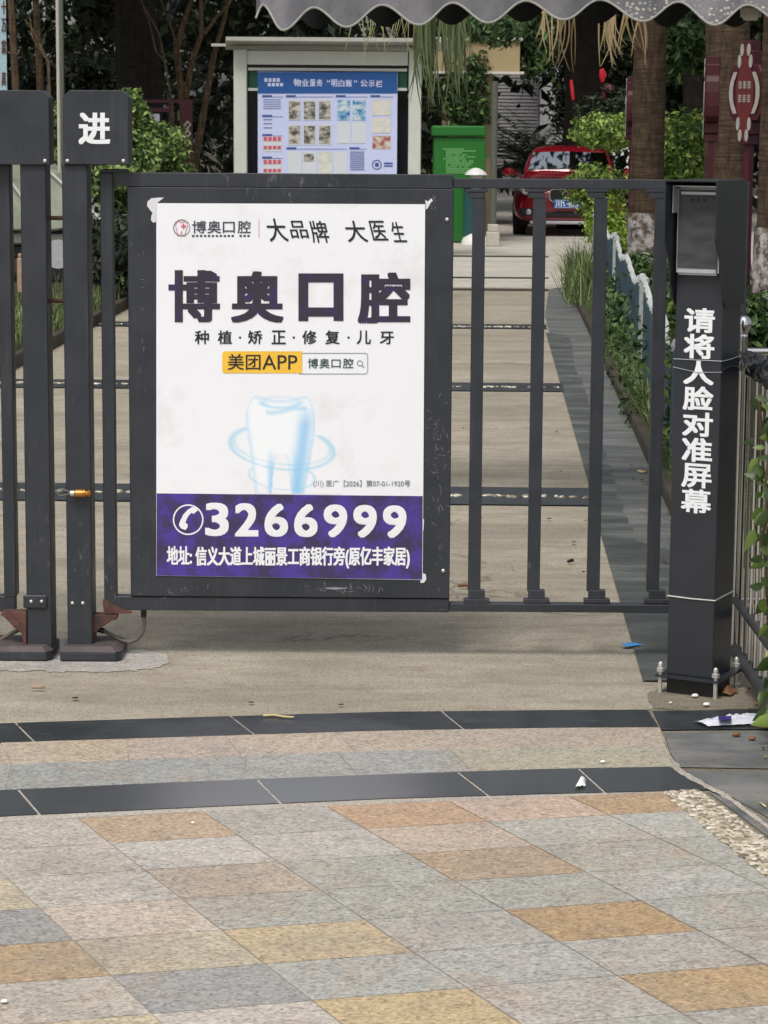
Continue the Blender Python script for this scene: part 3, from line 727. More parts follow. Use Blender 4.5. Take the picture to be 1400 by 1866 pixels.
# brass stub with a wire loop on the right post
p0, p1 = P(137, 899, YF - 0.02), P(166, 901, YF - 0.02)
m = MB(); m.lathe((p0.x, p0.y, p0.z), [(0.011, 0.0), (0.0115, 0.002), (0.0115, 0.022), (0.009, 0.023), (0.0125, 0.024), (0.0125, 0.028), (0.009, 0.030), (0.008, 0.036), (0.011, 0.038), (0.008, 0.044)], 14, 'x')
build(m, 'brass_stub', M['brass'], rp, smooth=True)
m = MB(); q = P(128, 899, YF - 0.02); m.lathe((q.x, q.y, q.z), [(0.008, 0.0), (0.009, 0.004), (0.009, 0.012), (0.006, 0.014)], 12, 'x'); m.bpx(136, 896, 150, 903, YF - 0.012, 0.014)
build(m, 'stub_collar', M['bolt'], rp, smooth=True)
m = MB(); m.tube([P(x, y, YF - 0.02) for x, y in ((129, 897), (120, 893), (111, 890), (105, 892), (104, 897), (108, 902), (116, 902), (124, 900), (130, 898))], 0.0017, 6); build(m, 'wire_loop', M['steel'], rp, smooth=True)
for y in (397, 548):
    m = MB(); m.tube([P(91, y, YF + 0.06), P(122, y, YF + 0.06)], 0.006, 8); build(m, 'tie_rod', M['rust'], rp, smooth=True)

# the advertising leaf
YL = 7.055
gl = thing('advertising_gate', 'dark grey swing gate leaf carrying a dental poster and four open bars', 'gate', (P(198, 730, YL).x, YL + 0.02, 0.0))
m = MB(); m.bpx(186, 315, 209, 1112, YL, 0.04); m.bpx(209.3, 316, 826, 342, YL + 0.001, 0.04); m.bpx(209.3, 1089, 819, 1114, YL + 0.001, 0.04); m.bpx(186, 308, 232, 314.8, YL, 0.04)
build(m, 'frame', M['gate'], gl, bevel=0.002)
for r in ((826.4, 326, 1224, 344), (819.4, 1101, 1224, 1116)):
    m = MB(); m.bpx(*r, YL + 0.004, 0.035); build(m, 'rail', M['gate'], gl, bevel=0.002)
m = MB(); m.bpx(235, 342.5, 823.5, 1088.5, YL - 0.004, 0.03); pan = build(m, 'panel', M['gate'], gl, bevel=0.002)
for (a, b) in ((857.5, 880.5), (967, 990), (1077, 1100.5), (1187, 1210)):
    m = MB(); c = (a + b) / 2; hw = (b - a) / 2
    m.bpx(a, 360, b, 1078, YL + 0.008, 0.024)
    for (y0, y1, e, d) in ((344.3, 350, 9, .004), (350, 361, 3.5, .002), (1077, 1093, 3.5, .002), (1093, 1100.7, 12, .004)):
        x0, x1, z0, z1 = rect(c - hw - e, y0, c + hw + e, y1, YL); m.box(x0, x1, YL + 0.008 - d, YL + 0.032 + d, z0, z1)
    build(m, 'bar', M['gate'], gl, bevel=0.0012)
bolt(815, 400, YL - 0.004, 0.006, pan); bolt(808, 1040, YL - 0.004, 0.006, pan)
m = MB(); m.prism_xz([(P(x, y, YL).x, P(x, y, YL).z) for x, y in ((187, 1092), (195, 1093), (203, 1099), (215, 1104), (226, 1110), (242, 1114), (238, 1118), (190, 1118))], YL - 0.004, YL - 0.001); build(m, 'rust_plate', M['rust'], gl)
hc = [(262, 1110), (262, 1122), (263, 1135), (260, 1152), (250, 1165), (236, 1170), (222, 1167), (205, 1158), (190, 1150), (178, 1146)]
m = MB(); m.tube([P(x, y, YL + 0.03) for x, y in hc], 0.006, 10); hz_ = build(m, 'conduit', M['hose'], gl, smooth=True)
for a, b in (((262, 1112), (262, 1124)), ((190, 1150), (176, 1146))):
    m = MB(); m.tube([P(a[0], a[1], YL + 0.03), P(b[0], b[1], YL + 0.03)], 0.0085, 10); build(m, 'conduit_sleeve', M['black_plastic'], hz_, smooth=True)

# poster: the sheet, then its print in layers half a millimetre apart
YP = YL - 0.006
def pf(k): return lambda x, y: P(x, y, YP - 0.0004 * k)
W_ = lin((243, 244, 248))
m = MB(); N = 16
vs = []; cl = []
for j in range(N + 1):
    for i in range(N + 1):
        x = 285 + (490 - 4.5 * j / N) * i / N; y = 370 + 679 * j / N + 2.0 * i / N + 6 * (i / N) * (j / N)
        q = P(x, y, YP - 0.001); vs.append(tuple(q)); cl.append(W_)
m.add(vs, [(j * (N + 1) + i, (j + 1) * (N + 1) + i, (j + 1) * (N + 1) + i + 1, j * (N + 1) + i + 1) for j in range(N) for i in range(N)])
n0 = len(m.v); b_ = [i for i in range(N + 1)] + [(j + 1) * (N + 1) - 1 for j in range(1, N + 1)] + [N * (N + 1) + i for i in range(N - 1, -1, -1)] + [j * (N + 1) for j in range(N - 1, 0, -1)]
for i in b_: v = m.v[i]; m.v.append((v[0], v[1] + 0.0014, v[2])); cl.append(W_)
for k in range(len(b_)): m.f.append((b_[k], b_[(k + 1) % len(b_)], n0 + (k + 1) % len(b_), n0 + k))
po = build(m, 'poster', M['poster'], pan, colors=cl)
def ink(name, mat, fnc, recalc=False):
    mm = MB(); fnc(mm); return build(mm, name, M[mat], po, recalc=recalc)
# tooth picture: printed colours on a fine grid
def tooth_col(x, y):
    base = np.array((243, 244, 248.0)); c = base.copy()
    def blend(col, a):
        nonlocal c; a = max(0, min(1, a)); c = c * (1 - a) + np.array(col, float) * a
    # crown and two roots
    def inside(x, y):
        yy = (y - 722) / 178
        if yy > 1: return -99
        yt = 727 + 5 * math.cos((x - 512) / 19.0) + max(0, (abs(x - 511) - 44) / 3.2) ** 2
        l = 448 + 4 * math.sin(yy * 3) + (28 * max(0, yy - 0.3) ** 1.1 if yy > 0.3 else 0)
        r = 572 - (32 * max(0, yy - 0.35) ** 1.1 if yy > 0.35 else 0)
        e = min(x - l, r - x, y - yt)
        if y > 826:
            gap = 9 + 12 * ((y - 826) / 74) ** 0.5
            g = abs(x - 513) - gap
            if g < 0 and y > 826 : e = min(e, g)
        return e
    e = inside(x, y)
    if e > -3:
        blend((246, 250, 253), (e + 3) / 6)
        s = (x - 535) / 34.0 + (y - 800) / 400
        blend((150, 202, 242), 0.8 * math.exp(-((x - 558 + (y - 760) * 0.12) / 13) ** 2) * min(1, max(0, (y - 735) / 40)))
        blend((176, 216, 246), 0.4 * math.exp(-(e / 4.0) ** 2))
        blend((140, 198, 242), 0.6 * math.exp(-((x - 494) / 6) ** 2) * min(1, max(0, (y - 815) / 40)))
        blend((150, 202, 242), 0.45 * math.exp(-((x - 540) / 8) ** 2) * min(1, max(0, (y - 815) / 40)))
    d = math.hypot((x - 512) / 34, (y - 733) / 10); blend((160, 212, 244), 0.6 * math.exp(-((d - 1) / 0.22) ** 2) * (0.35 + 0.65 * (y > 733)))
    blend((150, 206, 240), 0.5 * math.exp(-((y - 748 - 4 * math.sin((x - 470) / 16)) / 4) ** 2) * (485 < x < 560))
    for (cx, cy, rx, ry, t, wgt) in ((514, 815, 95, 40, 0.12, 1.0), (514, 812, 88, 34, 0.12, 0.6), (514, 868, 60, 24, 0.1, 0.8)):
        ca, sa = math.cos(t), math.sin(t); u = ((x - cx) * ca + (y - cy) * sa) / rx; v = (-(x - cx) * sa + (y - cy) * ca) / ry
        d = math.hypot(u, v); front = v > -0.15 or e < -2
        if front and not (v < -0.75): blend((140, 208, 236), 0.6 * wgt * math.exp(-((d - 1) / 0.045) ** 2) * (0.5 + 0.5 * abs(math.sin(u * 2.2 + v))))
    return lin(tuple(c))
m = MB(); cl = []; NX, NY = 112, 92
for j in range(NY + 1):
    for i in range(NX + 1):
        x = 400 + 224 * i / NX; y = 715 + 185.5 * j / NY; m.v.append(tuple(pf(4)(x, y))); cl.append(tooth_col(x, y))
m.f = [(j * (NX + 1) + i, (j + 1) * (NX + 1) + i, (j + 1) * (NX + 1) + i + 1, j * (NX + 1) + i + 1) for j in range(NY) for i in range(NX)]
build(m, 'tooth_picture', M['poster'], po, colors=cl)
ink('phone_band', 'purple', lambda m: poly(m, [(285.6, 899), (770.6, 904), (769.6, 1056.2), (520, 1052.6), (285.4, 1048.6)], pf(4)))
def f(m):
    for ch, bx in (('博', (307, 492, 401, 587)), ('奥', (421, 494, 517, 588)), ('口', (544, 498, 626, 585)), ('腔', (652, 496, 748, 590))): text(m, ch, bx, pf(5), {'博': .042, '奥': .042, '口': .06, '腔': .046}[ch], ry=.5 if ch != '口' else .85)
ink('clinic_name', 'ink', f)
def f(m):
    for ch, bx in (('博', (350, 402, 376, 425)), ('奥', (378, 402, 403, 425)), ('口', (406, 404, 428, 424)), ('腔', (433, 402, 457, 425))): text(m, ch, bx, pf(5), 0.012)
    for k in range(15):
        if k != 11: quad(m, 350 + 7.2 * k, 428, 354.5 + 7.2 * k, 431.5, pf(5))
ink('small_name', 'grey_ink', f)
ink('logo_ring', 'pale_ink', lambda m: (ring(m, 331, 415, 15.5, 2.0, pf(5), 30, 0.9, 5.2), ring(m, 331, 415, 15.5, 1.2, pf(5.4), 20, 5.2, 7.2)))
def f(m):
    pts = [(322, 405), (326, 403), (331, 406), (336, 403), (341, 406), (342, 412), (339, 420), (337, 430), (333, 430), (331, 421), (328, 430), (324, 429), (322, 419), (320, 411)]
    for a, b in zip(pts, pts[1:] + pts[:1]):
        dx, dy = b[0] - a[0], b[1] - a[1]; l = math.hypot(dx, dy); ox, oy = -dy / l * .55, dx / l * .55
        poly(m, [(a[0] + ox, a[1] + oy), (b[0] + ox, b[1] + oy), (b[0] - ox, b[1] - oy), (a[0] - ox, a[1] - oy)], pf(5))
ink('logo_tooth', 'pink_ink', f)
ink('logo_cross', 'pink_ink', lambda m: poly(m, [(329.5, 410.5), (333, 410.5), (333, 407), (336, 407), (336, 410.5), (339.5, 410.5), (339.5, 413.5), (336, 413.5), (336, 417), (333, 417), (333, 413.5), (329.5, 413.5)], pf(6)))
ink('divider', 'pink_ink', lambda m: quad(m, 471.6, 400, 472.6, 433, pf(5)))
for grp in ((('大', (487, 398, 522, 440)), ('品', (528, 402, 560, 434)), ('牌', (566, 402, 598, 442))), (('大', (630, 402, 667, 441)), ('医', (676, 402, 704, 438)), ('生', (714, 404, 738, 441)))):
    ink('handwriting', 'black_ink', lambda m: [text(m, ch, bx, pf(5), .009, -0.25) for ch, bx in grp])
for wd in ((('种', 355), ('植', 397)), (('矫', 452), ('正', 495)), (('修', 551), ('复', 593)), (('儿', 650), ('牙', 692))):
    for ch, x in wd: ink('service_character', 'black_ink', lambda m: text(m, ch, (x, 602 if ch != '牙' else 604, x + 26, 627), pf(5), 0.02))
for x in (437.5, 535.5, 635.5): ink('dot', 'black_ink', lambda m: disc(m, x, 615, 2.2, pf(5), n=10))
ink('search_tag', 'yellow', lambda m: poly(m, rrect(405, 640, 551, 680, 6, corners=(0, 0, 1, 1)), pf(5)))
def f(m):
    o = rrect(545, 643, 671, 682, 6, corners=(1, 1, 0, 0)); i = rrect(546.3, 644.3, 669.7, 680.7, 5, corners=(1, 1, 0, 0)); n = len(o)
    m.add([pf(4.5)(*p) for p in o] + [pf(4.5)(*p) for p in i], [(k, (k + 1) % n, n + (k + 1) % n, n + k) for k in range(n)])
    ring(m, 656, 662, 5.5, 1.5, pf(5), 20); poly(m, [(659, 666.5), (660.4, 665.2), (664.5, 669.4), (663.3, 670.6)], pf(5))
ink('search_box', 'pale_ink', f)
ink('search_text', 'black_ink', lambda m: (text(m, '美团', (415, 645, 475, 674), pf(6), 0.01), text(m, 'APP', (478, 647, 542, 673), pf(6), 0.005)))
def f(m):
    for ch, bx in (('博', (561, 653, 580, 671)), ('奥', (582, 653, 601, 671)), ('口', (604, 655, 621, 670)), ('腔', (625, 653, 644, 671))): text(m, ch, bx, pf(5), 0.012)
ink('search_name', 'green_ink', f)
ink('licence_number', 'pale_ink', lambda m: text(m, '(川) 医广【2026】第07-01-1920号', (571, 875, 748, 888.5), pf(5), 0.006))
def f(m):
    for k, ch in enumerate('3266999'):
        x = 374 + 54 * k; text(m, ch, (x, 916 + k * 0.8, x + 43, 977 + k * 0.6), pf(5), 0.043)
    ring(m, 343, 947, 28, 2.6, pf(5), 44)
    # handset
    h = [(330, 963), (326, 957), (328, 950), (334, 938), (342, 929), (350, 924), (357, 925), (361, 930), (358, 936), (352, 937), (350, 934), (345, 938), (340, 946), (338, 953), (342, 955), (342, 961), (338, 966)]
    for k in range(len(h) // 2 - 0):
        a, b, c_, d_ = h[k], h[k + 1], h[-k - 2], h[-k - 1]
        if k + 1 < len(h) - k - 2: poly(m, [a, b, c_, d_], pf(5))
ink('phone_number', 'white_letter', f)
ink('address_word', 'white_letter', lambda m: text(m, '地址:', (304, 995, 350, 1029), pf(5), 0.024))
ink('address_line', 'white_letter', lambda m: text(m, '信义大道上城丽景工商银行旁(原亿丰家居)', (356, 996, 747, 1036), pf(5), 0.024))
def scrap(pts, mat='tape', Y=None):
    m = MB(); m.prism_xz([(P(x, y, YP).x, P(x, y, YP).z) for x, y in pts], YP - 0.0004, YP + 0.0012); return build(m, 'paper_scrap', M[mat], pan)
scrap([(284.5, 371), (299, 360), (288, 360), (276, 361), (269, 367), (268, 375), (274, 383), (278, 388), (276, 393), (275, 401), (280, 406), (284.5, 404)])
scrap([(776, 372), (775, 364), (780, 367), (786, 361), (789, 365), (784, 371), (780, 379), (776, 382)])
scrap([(769, 1045), (776, 1046), (777, 1056), (773, 1062), (766, 1062)])
scrap([(770, 947), (773, 946), (772, 966), (769.6, 968)])
scrap([(590, 1071), (612, 1070), (636, 1072), (612, 1075), (600, 1074)], 'pale_ink')

def scuff(cx, cy, w, h, n, seed):
    rg = random.Random(seed); m = MB()
    for k in range(n):
        x, y = cx + rg.gauss(0, w), cy + rg.gauss(0, h); l = rg.uniform(1.5, 9); a = rg.choice((rg.gauss(0, .4), rg.gauss(1.5, .5))); t = rg.uniform(.3, .9)
        ca, sa = math.cos(a), math.sin(a); poly(m, [(x - l * ca, y - l * sa), (x - t * sa, y + t * ca), (x + l * ca * .8, y + l * sa), (x + t * sa, y - t * ca)], lambda u, v: P(u, v, YL - .0045 - 1e-5 * (k % 7)))
    o = build(m, 'scuff_marks', M['scuff'], pan, recalc=False); o['kind'] = 'stuff'
for q in ((800, 800, 9, 34, 34, 1), (798, 905, 10, 22, 16, 2), (610, 1072, 45, 4, 40, 3), (330, 1072, 40, 6, 14, 4), (800, 1000, 8, 40, 12, 5), (786, 372, 8, 7, 14, 6), (262, 560, 10, 120, 12, 7), (530, 352, 1.5, 6, 3, 8)): scuff(*q)
# left leaf
ll = thing('swing_gate', 'dark grey swing gate leaf cut off by the left edge', 'gate', (P(-150, 700, YL).x, YL + 0.02, 0))
m = MB(); m.bpx(1, 300, 23.5, 1088, YL, 0.06); m.bpx(-520, 1085, 27, 1113, YL + 0.001, 0.045); m.bpx(-520, 300, 0.7, 326, YL + 0.001, 0.045)
build(m, 'frame', M['gate'], ll, bevel=0.002)
for x in (-52, -104, -156, -208, -260, -312, -364):
    m = MB(); m.bpx(x, 326.5, x + 22, 1084.5, YL + 0.006, 0.03); build(m, 'bar', M['gate'], ll, bevel=0.0015)
m = MB(); m.tube([P(x, y, YL + 0.03) for x, y in ((34, 1148), (18, 1156), (0, 1166), (-30, 1168), (-55, 1150), (-62, 1116))], 0.006, 8); build(m, 'conduit', M['hose'], ll, smooth=True)

# ================================================================== TERMINAL
KZ = math.radians(-28)
kt = thing('face_terminal', 'dark post with a hooded face screen and a column of white characters', 'access terminal', (0.838, 6.60, 0), KZ)
kz = lambda py: 1.52 - (py - 244) / 682.0
m = MB(); m.box(-.067, .067, 0, .14, 0.055, 1.385); body = build(m, 'post', M['kiosk'], kt, bevel=0.002, local=True)
m = MB(); m.box(-.066, .066, 0.001, .139, 0.001, 0.048); build(m, 'base', M['black_trim'], kt, local=True)
m = MB(); m.box(-.092, .092, -0.022, .162, 0.0485, 0.0545); build(m, 'foot_plate', M['kiosk'], kt, local=True)
for (x, y) in ((-.08, -.012), (.08, -.012), (-.083, .10), (.08, .15)):
    m = MB(); m.lathe((x, y, 0), [(0.006, 0.0), (0.006, 0.062), (0.011, 0.063), (0.011, 0.073), (0.007, 0.074), (0.007, 0.086), (0.004, 0.09)], 8); build(m, 'stud', M['bolt'], kt, local=True, smooth=True)
prof = [(-.085, 1.40), (-.085, 1.25), (-.08, 1.235), (-.062, 1.215), (-.047, 1.185), (-.033, 1.125), (-.012, 1.085), (0.004, 1.066), (0.145, 1.066), (0.145, 1.40)]
m = MB()
for x0, x1 in ((-.074, -.0695), (.0695, .074)):
    n = len(prof); m.add([(x0, y, z) for y, z in prof] + [(x1, y, z) for y, z in prof], [tuple(range(n)), tuple(range(2 * n - 1, n - 1, -1))] + [(i, i + n, (i + 1) % n + n, (i + 1) % n) for i in range(n)])
m.box(-.0692, .0692, -.085, .145, 1.396, 1.40); m.box(-.0692, .0692, .1405, .145, 1.066, 1.3955)
build(m, 'hood', M['hood'], kt, local=True)
m = MB(); m.box(-.062, .058, -.022, -.0005, kz(497), kz(338)); dv = build(m, 'screen_housing', M['alu'], kt, bevel=0.006, local=True, seg=3, smooth=True)
m = MB(); m.box(-.057, .0535, -.0232, -.0222, kz(485), kz(343)); build(m, 'screen', M['screen'], dv, local=True)
for x in (-.018, .0, .016):
    m = MB(); m.lathe((x, -.0234, kz(361)), [(.0045, 0), (.0045, .0008), (.003, .0012)], 10, 'y'); build(m, 'camera_lens', M['black_trim'], dv, local=True)
m = MB(); m.box(-.05, .05, -.0255, -.0236, kz(352), kz(347)); build(m, 'light_bar', M['alu'], dv, local=True)
m = MB(); m.box(-.066, -.0635, -.045, -.0005, kz(385), kz(338)); m.box(-.066, .064, -.045, -.0005, kz(338) + .0005, kz(338) + .003); build(m, 'visor', M['alu'], dv, local=True)
m = MB()
for k, ch in enumerate('请将人脸对准屏幕'):
    y0 = 557 + 47.6 * k; y1 = y0 + 45; dx = 0.0005 * k
    text(m, ch, (-.041 + dx, kz(y0), .046 + dx, kz(y1)), lambda x, z: Vector((x, -0.0012, z)), 0.03 if ch in '幕屏' else .038)
# text() runs its second coordinate downwards, heights included
build(m, 'lettering', M['white_letter'], kt, local=True, recalc=False)
def tie(z, dz, mat, r=0.0016):
    m = MB(); q = 0.0015
    m.tube([(-.067 - q, 0.05, z + dz), (-.067 - q, -q, z + dz * .6), (0, -q - .001, z - dz * .3), (.067 + q, -q, z), (.067 + q, .06, z + dz), (.067 + q, .14, z + .004)], r, 6); return build(m, 'wire_tie', M[mat], kt, local=True, smooth=True)
tie(kz(652), 0.0, 'steel', .0012); tie(kz(672), 0.012, 'steel', .0014); tie(kz(1095), 0.002, 'bolt', .0022)
# latch post behind it
a = P(1352, 700, 7.1)
m = MB(); m.bpx(1340, 332, 1354, 1212, 7.03, 0.05); single(m, 'latch_post', M['gate'], 'narrow dark upright post behind the face terminal', 'post', bevel=0.002)

# ================================================================== STEEL FENCE, right
FX = 0.965
sf = thing('steel_fence', 'stainless steel fence with ball finial and close bars at the right edge', 'fence', (FX, 6.95, 0))
m = MB(); q = P(1353, 700, 6.95); PX = q.x
m.tube([(PX, 6.95, 0), (PX, 6.95, 0.955)], 0.0125, 14); build(m, 'post', M['steel'], sf, smooth=True)
m = MB(); m.lathe((PX, 6.95, 0.95), [(0.012, 0), (0.012, .012), (0.009, .014), (0.016, .02), (0.022, .035), (0.022, .045), (0.016, .06), (0.008, .066), (0.001, .067)], 18); build(m, 'finial', M['steel'], sf, smooth='all')
for z in (.905, .205): m = MB(); m.tube([(PX, 6.93, z), (PX, 5.0, z)], 0.015, 12); build(m, 'rail', M['pipe'], sf, smooth=True)
m = MB(); m.tube([(PX, 6.93, 0.06), (PX, 5.0, 0.075)], 0.019, 10); build(m, 'lower_pipe', M['pipe'], sf, smooth=True)
for k in range(19):
    y = 6.86 - 0.1 * k; m = MB(); m.tube([(PX, y, 0.09), (PX, y, 0.885)], 0.0065, 8); build(m, 'bar', M['steel'], sf, smooth=True)
for z in (.914, .2): m = MB(); m.tube([(PX + .012, 6.96, z), (PX + 0.9, 7.0, z)], 0.011, 12); build(m, 'side_rail', M['steel'], sf, smooth=True)
for k in range(6):
    x = PX + 0.1 + 0.13 * k; m = MB(); m.tube([(x, 6.965, 0.2), (x, 6.965, 0.9)], 0.0065, 8); build(m, 'bar', M['steel'], sf, smooth=True)
# black plastic wrapped round the rail
rw = random.Random(5); m = MB(); NA = 15; NK = 44
for k in range(NK):
    y = 6.97 - 0.026 * k; base = .012 + .016 * min(1, k / 9)
    for a in range(NA):
        g = 6.283 * a / NA; r = base * (1 + .28 * math.sin(3 * g + k * .55) * math.sin(k * .37) + rw.uniform(-.13, .13)) + (0.012 if math.sin(g) < -.5 and k > 6 else 0) * rw.random()
        m.v.append((PX - .004 + r * math.cos(g), y + .006 * math.sin(g * 2), 0.902 + r * math.sin(g)))
m.f = [(k * NA + a, k * NA + (a + 1) % NA, (k + 1) * NA + (a + 1) % NA, (k + 1) * NA + a) for k in range(NK - 1) for a in range(NA)]
single(m, 'plastic_wrap', M['black_plastic'], 'crumpled black plastic wrapped round the steel fence rail', 'plastic wrap')

# ================================================================== AWNING
YA = 9.5
bx_ = [(455, 62), (478, 8), (517, 56), (572, 13), (632, 50), (697, 8), (764, 46), (826, 4), (889, 42), (960, 0), (1027, 36), (1096, -2), (1171, 39), (1240, 2), (1300, 46), (1366, 8), (1430, 46), (1500, 8)]
ax = [P(x, y, YA).x for x, y in bx_]; az = [P(x, y, YA).z for x, y in bx_]
while ax[-1] < 3.2: ax.append(ax[-1] + 0.14); az.append(az[-3 + 1])
def edge(x):
    for i in range(len(ax) - 1):
        if x <= ax[i + 1]:
            t = (x - ax[i]) / (ax[i + 1] - ax[i]); t = (1 - math.cos(math.pi * max(0, min(1, t)))) / 2
            return az[i] + (az[i + 1] - az[i]) * t
    return az[-1]
aw = thing('awning', 'weathered grey corrugated awning with a scalloped lower edge above the gate', 'awning', (1.3, YA + 0.2, 1.9))
def sheet(y0, shift, zoff, lean, x0, x1, hgt, name, mat, mid):
    m = MB(); nx = int((x1 - x0) / 0.014); nz = 6
    for j in range(nz + 1):
        for i in range(nx + 1):
            x = x0 + (x1 - x0) * i / nx; ez = edge(x + shift) + zoff; bul = (ez - zoff - mid) * 0.9
            t = j / nz; top = mid + zoff + hgt
            m.v.append((x, y0 + bul * (1 - 0.5 * t) + lean * t, ez * (1 - t) + top * t))
    m.f = [(j * (nx + 1) + i, j * (nx + 1) + i + 1, (j + 1) * (nx + 1) + i + 1, (j + 1) * (nx + 1) + i) for j in range(nz) for i in range(nx)]
    n0 = len(m.v); m.v += [(v[0], v[1] + 0.006, v[2] + 0.001) for v in m.v]
    m.f += [tuple(i + n0 for i in f[::-1]) for f in m.f[:]] + [(i, i + n0, i + 1 + n0, i + 1) for i in range(nx)]
    return build(m, name, mat, aw, smooth=True)
MIDZ = sum(az[2:14]) / 12
X0 = P(467, 30, YA).x
sheet(YA, 0.0, 0.0, 0.12, X0, 3.2, 0.32, 'valance', M['awning'], MIDZ)
sheet(YA + 0.5, 0.125, 0.012, -0.02, X0 + 0.1, 3.2, 0.32, 'rear_valance', M['awning_shade'], MIDZ)
m = MB(); nx = int((3.2 - X0) / 0.02)
for i in range(nx + 1):
    x = X0 + (3.2 - X0) * i / nx; e = (edge(x) - MIDZ) * 0.35
    m.v += [(x, YA + 0.1, MIDZ + 0.31 + e), (x, YA + 0.5, MIDZ + 0.33 + e), (x, YA + 0.1, MIDZ + 0.322 + e), (x, YA + 0.5, MIDZ + 0.342 + e)]
m.f = [(4 * i, 4 * i + 1, 4 * i + 5, 4 * i + 4) for i in range(nx)] + [(4 * i + 2, 4 * i + 6, 4 * i + 7, 4 * i + 3) for i in range(nx)]
build(m, 'top_sheet', M['awning_shade'], aw)
m = MB()
pts = [(X0 + 0.012 * i, 0, 0) for i in range(int((3.2 - X0) / 0.012))]
m.tube([(x, YA + (edge(x) - MIDZ) * 0.9 - 0.002, edge(x)) for x, _, _ in pts], 0.0045, 6); build(m, 'edge_trim', M['awning_edge'], aw, smooth=True)
m = MB(); m.tube([(3.1, YA + 0.25, 0), (3.1, YA + 0.25, 2.2)], 0.04, 12); m.tube([(X0 + 0.1, YA + 0.3, MIDZ + 0.29), (3.1, YA + 0.25, MIDZ + 0.29)], 0.02, 8); build(m, 'support', M['pole'], aw, smooth=True)
m = MB(); m.bpx(1354, 8, 1389, 36, YA + 0.1, 0.08); build(m, 'end_cap', M['stone'], aw, bevel=0.012, seg=3)

# hanging strands
def strands(px0, px1, pytop, py0, py1, Y, n, wd, seed, name, mat, label):
    rg = random.Random(seed); m = MB()
    for k in range(n):
        x = px0 + (px1 - px0) * rg.random(); y1 = py0 + (py1 - py0) * rg.random() ** 1.3; yy = Y + rg.uniform(-.25, .25)
        sway = rg.uniform(-22, 22); cur = rg.uniform(-10, 10); nseg = 7; row = []
        for i in range(nseg + 1):
            t = i / nseg; row.append(P(x + sway * t * t + cur * math.sin(t * 3), pytop + (y1 - pytop) * t, yy))
        wv = wd * rg.uniform(0.6, 1.4); an = rg.uniform(-.6, .6)
        d = Vector((math.cos(an), math.sin(an), 0)) * wv; base = len(m.v)
        for i, p in enumerate(row):
            ww = 1 - 0.75 * (i / nseg) ** 2; m.v += [tuple(p - d * ww), tuple(p + d * ww)]
        m.f += [(base + 2 * i, base + 2 * i + 1, base + 2 * i + 3, base + 2 * i + 2) for i in range(nseg)]
    tops = sorted((m.v[16 * k], 16 * k) for k in range(n))       # a thin twig the strands grow from, sharing their first points
    for (a, ia), (b, ib) in zip(tops, tops[1:]): m.f.append((ia, ib, ib + 1, ia + 1))
    return single(m, name, M[mat], label, 'hanging plant', recalc=False)
strands(985, 1015, 10, 70, 118, 10.6, 6, 0.004, 2, 'hanging_plant', 'dry_root', 'tuft of dry pale strands hanging from the awning left of the red ribbon')
strands(1022, 1050, 10, 90, 135, 10.6, 6, 0.004, 12, 'hanging_plant', 'dry_root', 'tuft of dry pale strands hanging above the red ribbon')
strands(1092, 1124, 10, 80, 125, 10.6, 13, 0.004, 22, 'hanging_plant', 'dry_root', 'thick tuft of dry tan strands hanging above the red lantern')
strands(1138, 1178, 15, 85, 135, 10.6, 9, 0.004, 32, 'hanging_plant', 'dry_root', 'tuft of dry pale strands hanging before the palm trunk')
strands(755, 850, -20, 80, 205, 12.5, 95, 0.0055, 4, 'hanging_plant', 'hang_vine', 'curtain of green strands hanging at the right end of the notice board')
strands(640, 760, -20, 60, 130, 12.5, 30, 0.003, 9, 'hanging_plant', 'hang_vine', 'thin green strands hanging in front of the notice board header')

# ================================================================== NOTICE BOARD
YN = 30.0
nb = thing('notice_board', 'pale notice board with a blue and lilac display under a flat roof', 'notice board', (P(590, 300, YN).x, YN + 0.2, 0))
def npart(name, mat, rs, Y, dep, parent=nb, bev=0.0):
    m = MB()
    for r in rs: m.bpx(*r, Y, dep)
    return build(m, name, M[mat], parent, bevel=bev)
npart('post', 'board_frame', [(426, 90, 450, 480)], YN, 0.3, bev=.01); npart('post', 'board_frame', [(744, 90, 767, 480)], YN, 0.3, bev=.01)
npart('header', 'board_frame', [(450.5, 93, 743.5, 118)], YN + 0.03, 0.2)
npart('frame', 'board_frame', [(452, 124, 742, 129), (452, 160, 470, 165), (724, 160, 742, 165)], YN + 0.05, 0.1)
npart('back_panel', 'dark_glass', [(450.5, 118.5, 743.5, 480)], YN + 0.22, 0.05)
npart('green_strip', 'green_strip', [(453, 129.5, 742, 159.5)], YN + 0.12, 0.05)
m = MB(); x0, x1, z0, z1 = rect(412, 68, 842, 75, YN - 0.25); zz = P(600, 89, YN).z
m.add([(x0, YN - .25, z0), (x1, YN - .25, z0), (x1, YN - .25, z1), (x0, YN - .25, z1), (x0 - .06, YN + .6, zz), (x1, YN + .6, zz), (x1, YN + .6, z1 + .02), (x0 - .06, YN + .6, z1 + .02)],
      [(0, 1, 2, 3), (4, 7, 6, 5), (0, 4, 5, 1), (1, 5, 6, 2), (2, 6, 7, 3), (3, 7, 4, 0)])
m.bpx(385, 79, 412, 84, YN + .1, .1); build(m, 'roof', M['roof_metal'], nb)
YD = YN + 0.02
def nf(k): return lambda x, y: P(x, y, YD - 0.004 * k)
m = MB(); m.bpx(470, 131, 724, 330, YD, 0.02); dsp = build(m, 'display', M['lilac'], nb)
def nink(name, mat, fnc, rc=False):
    mm = MB(); fnc(mm); return build(mm, name, M[mat], dsp, recalc=rc)
nink('title_band', 'blue_print', lambda m: quad(m, 470, 131, 724, 170, nf(1)))
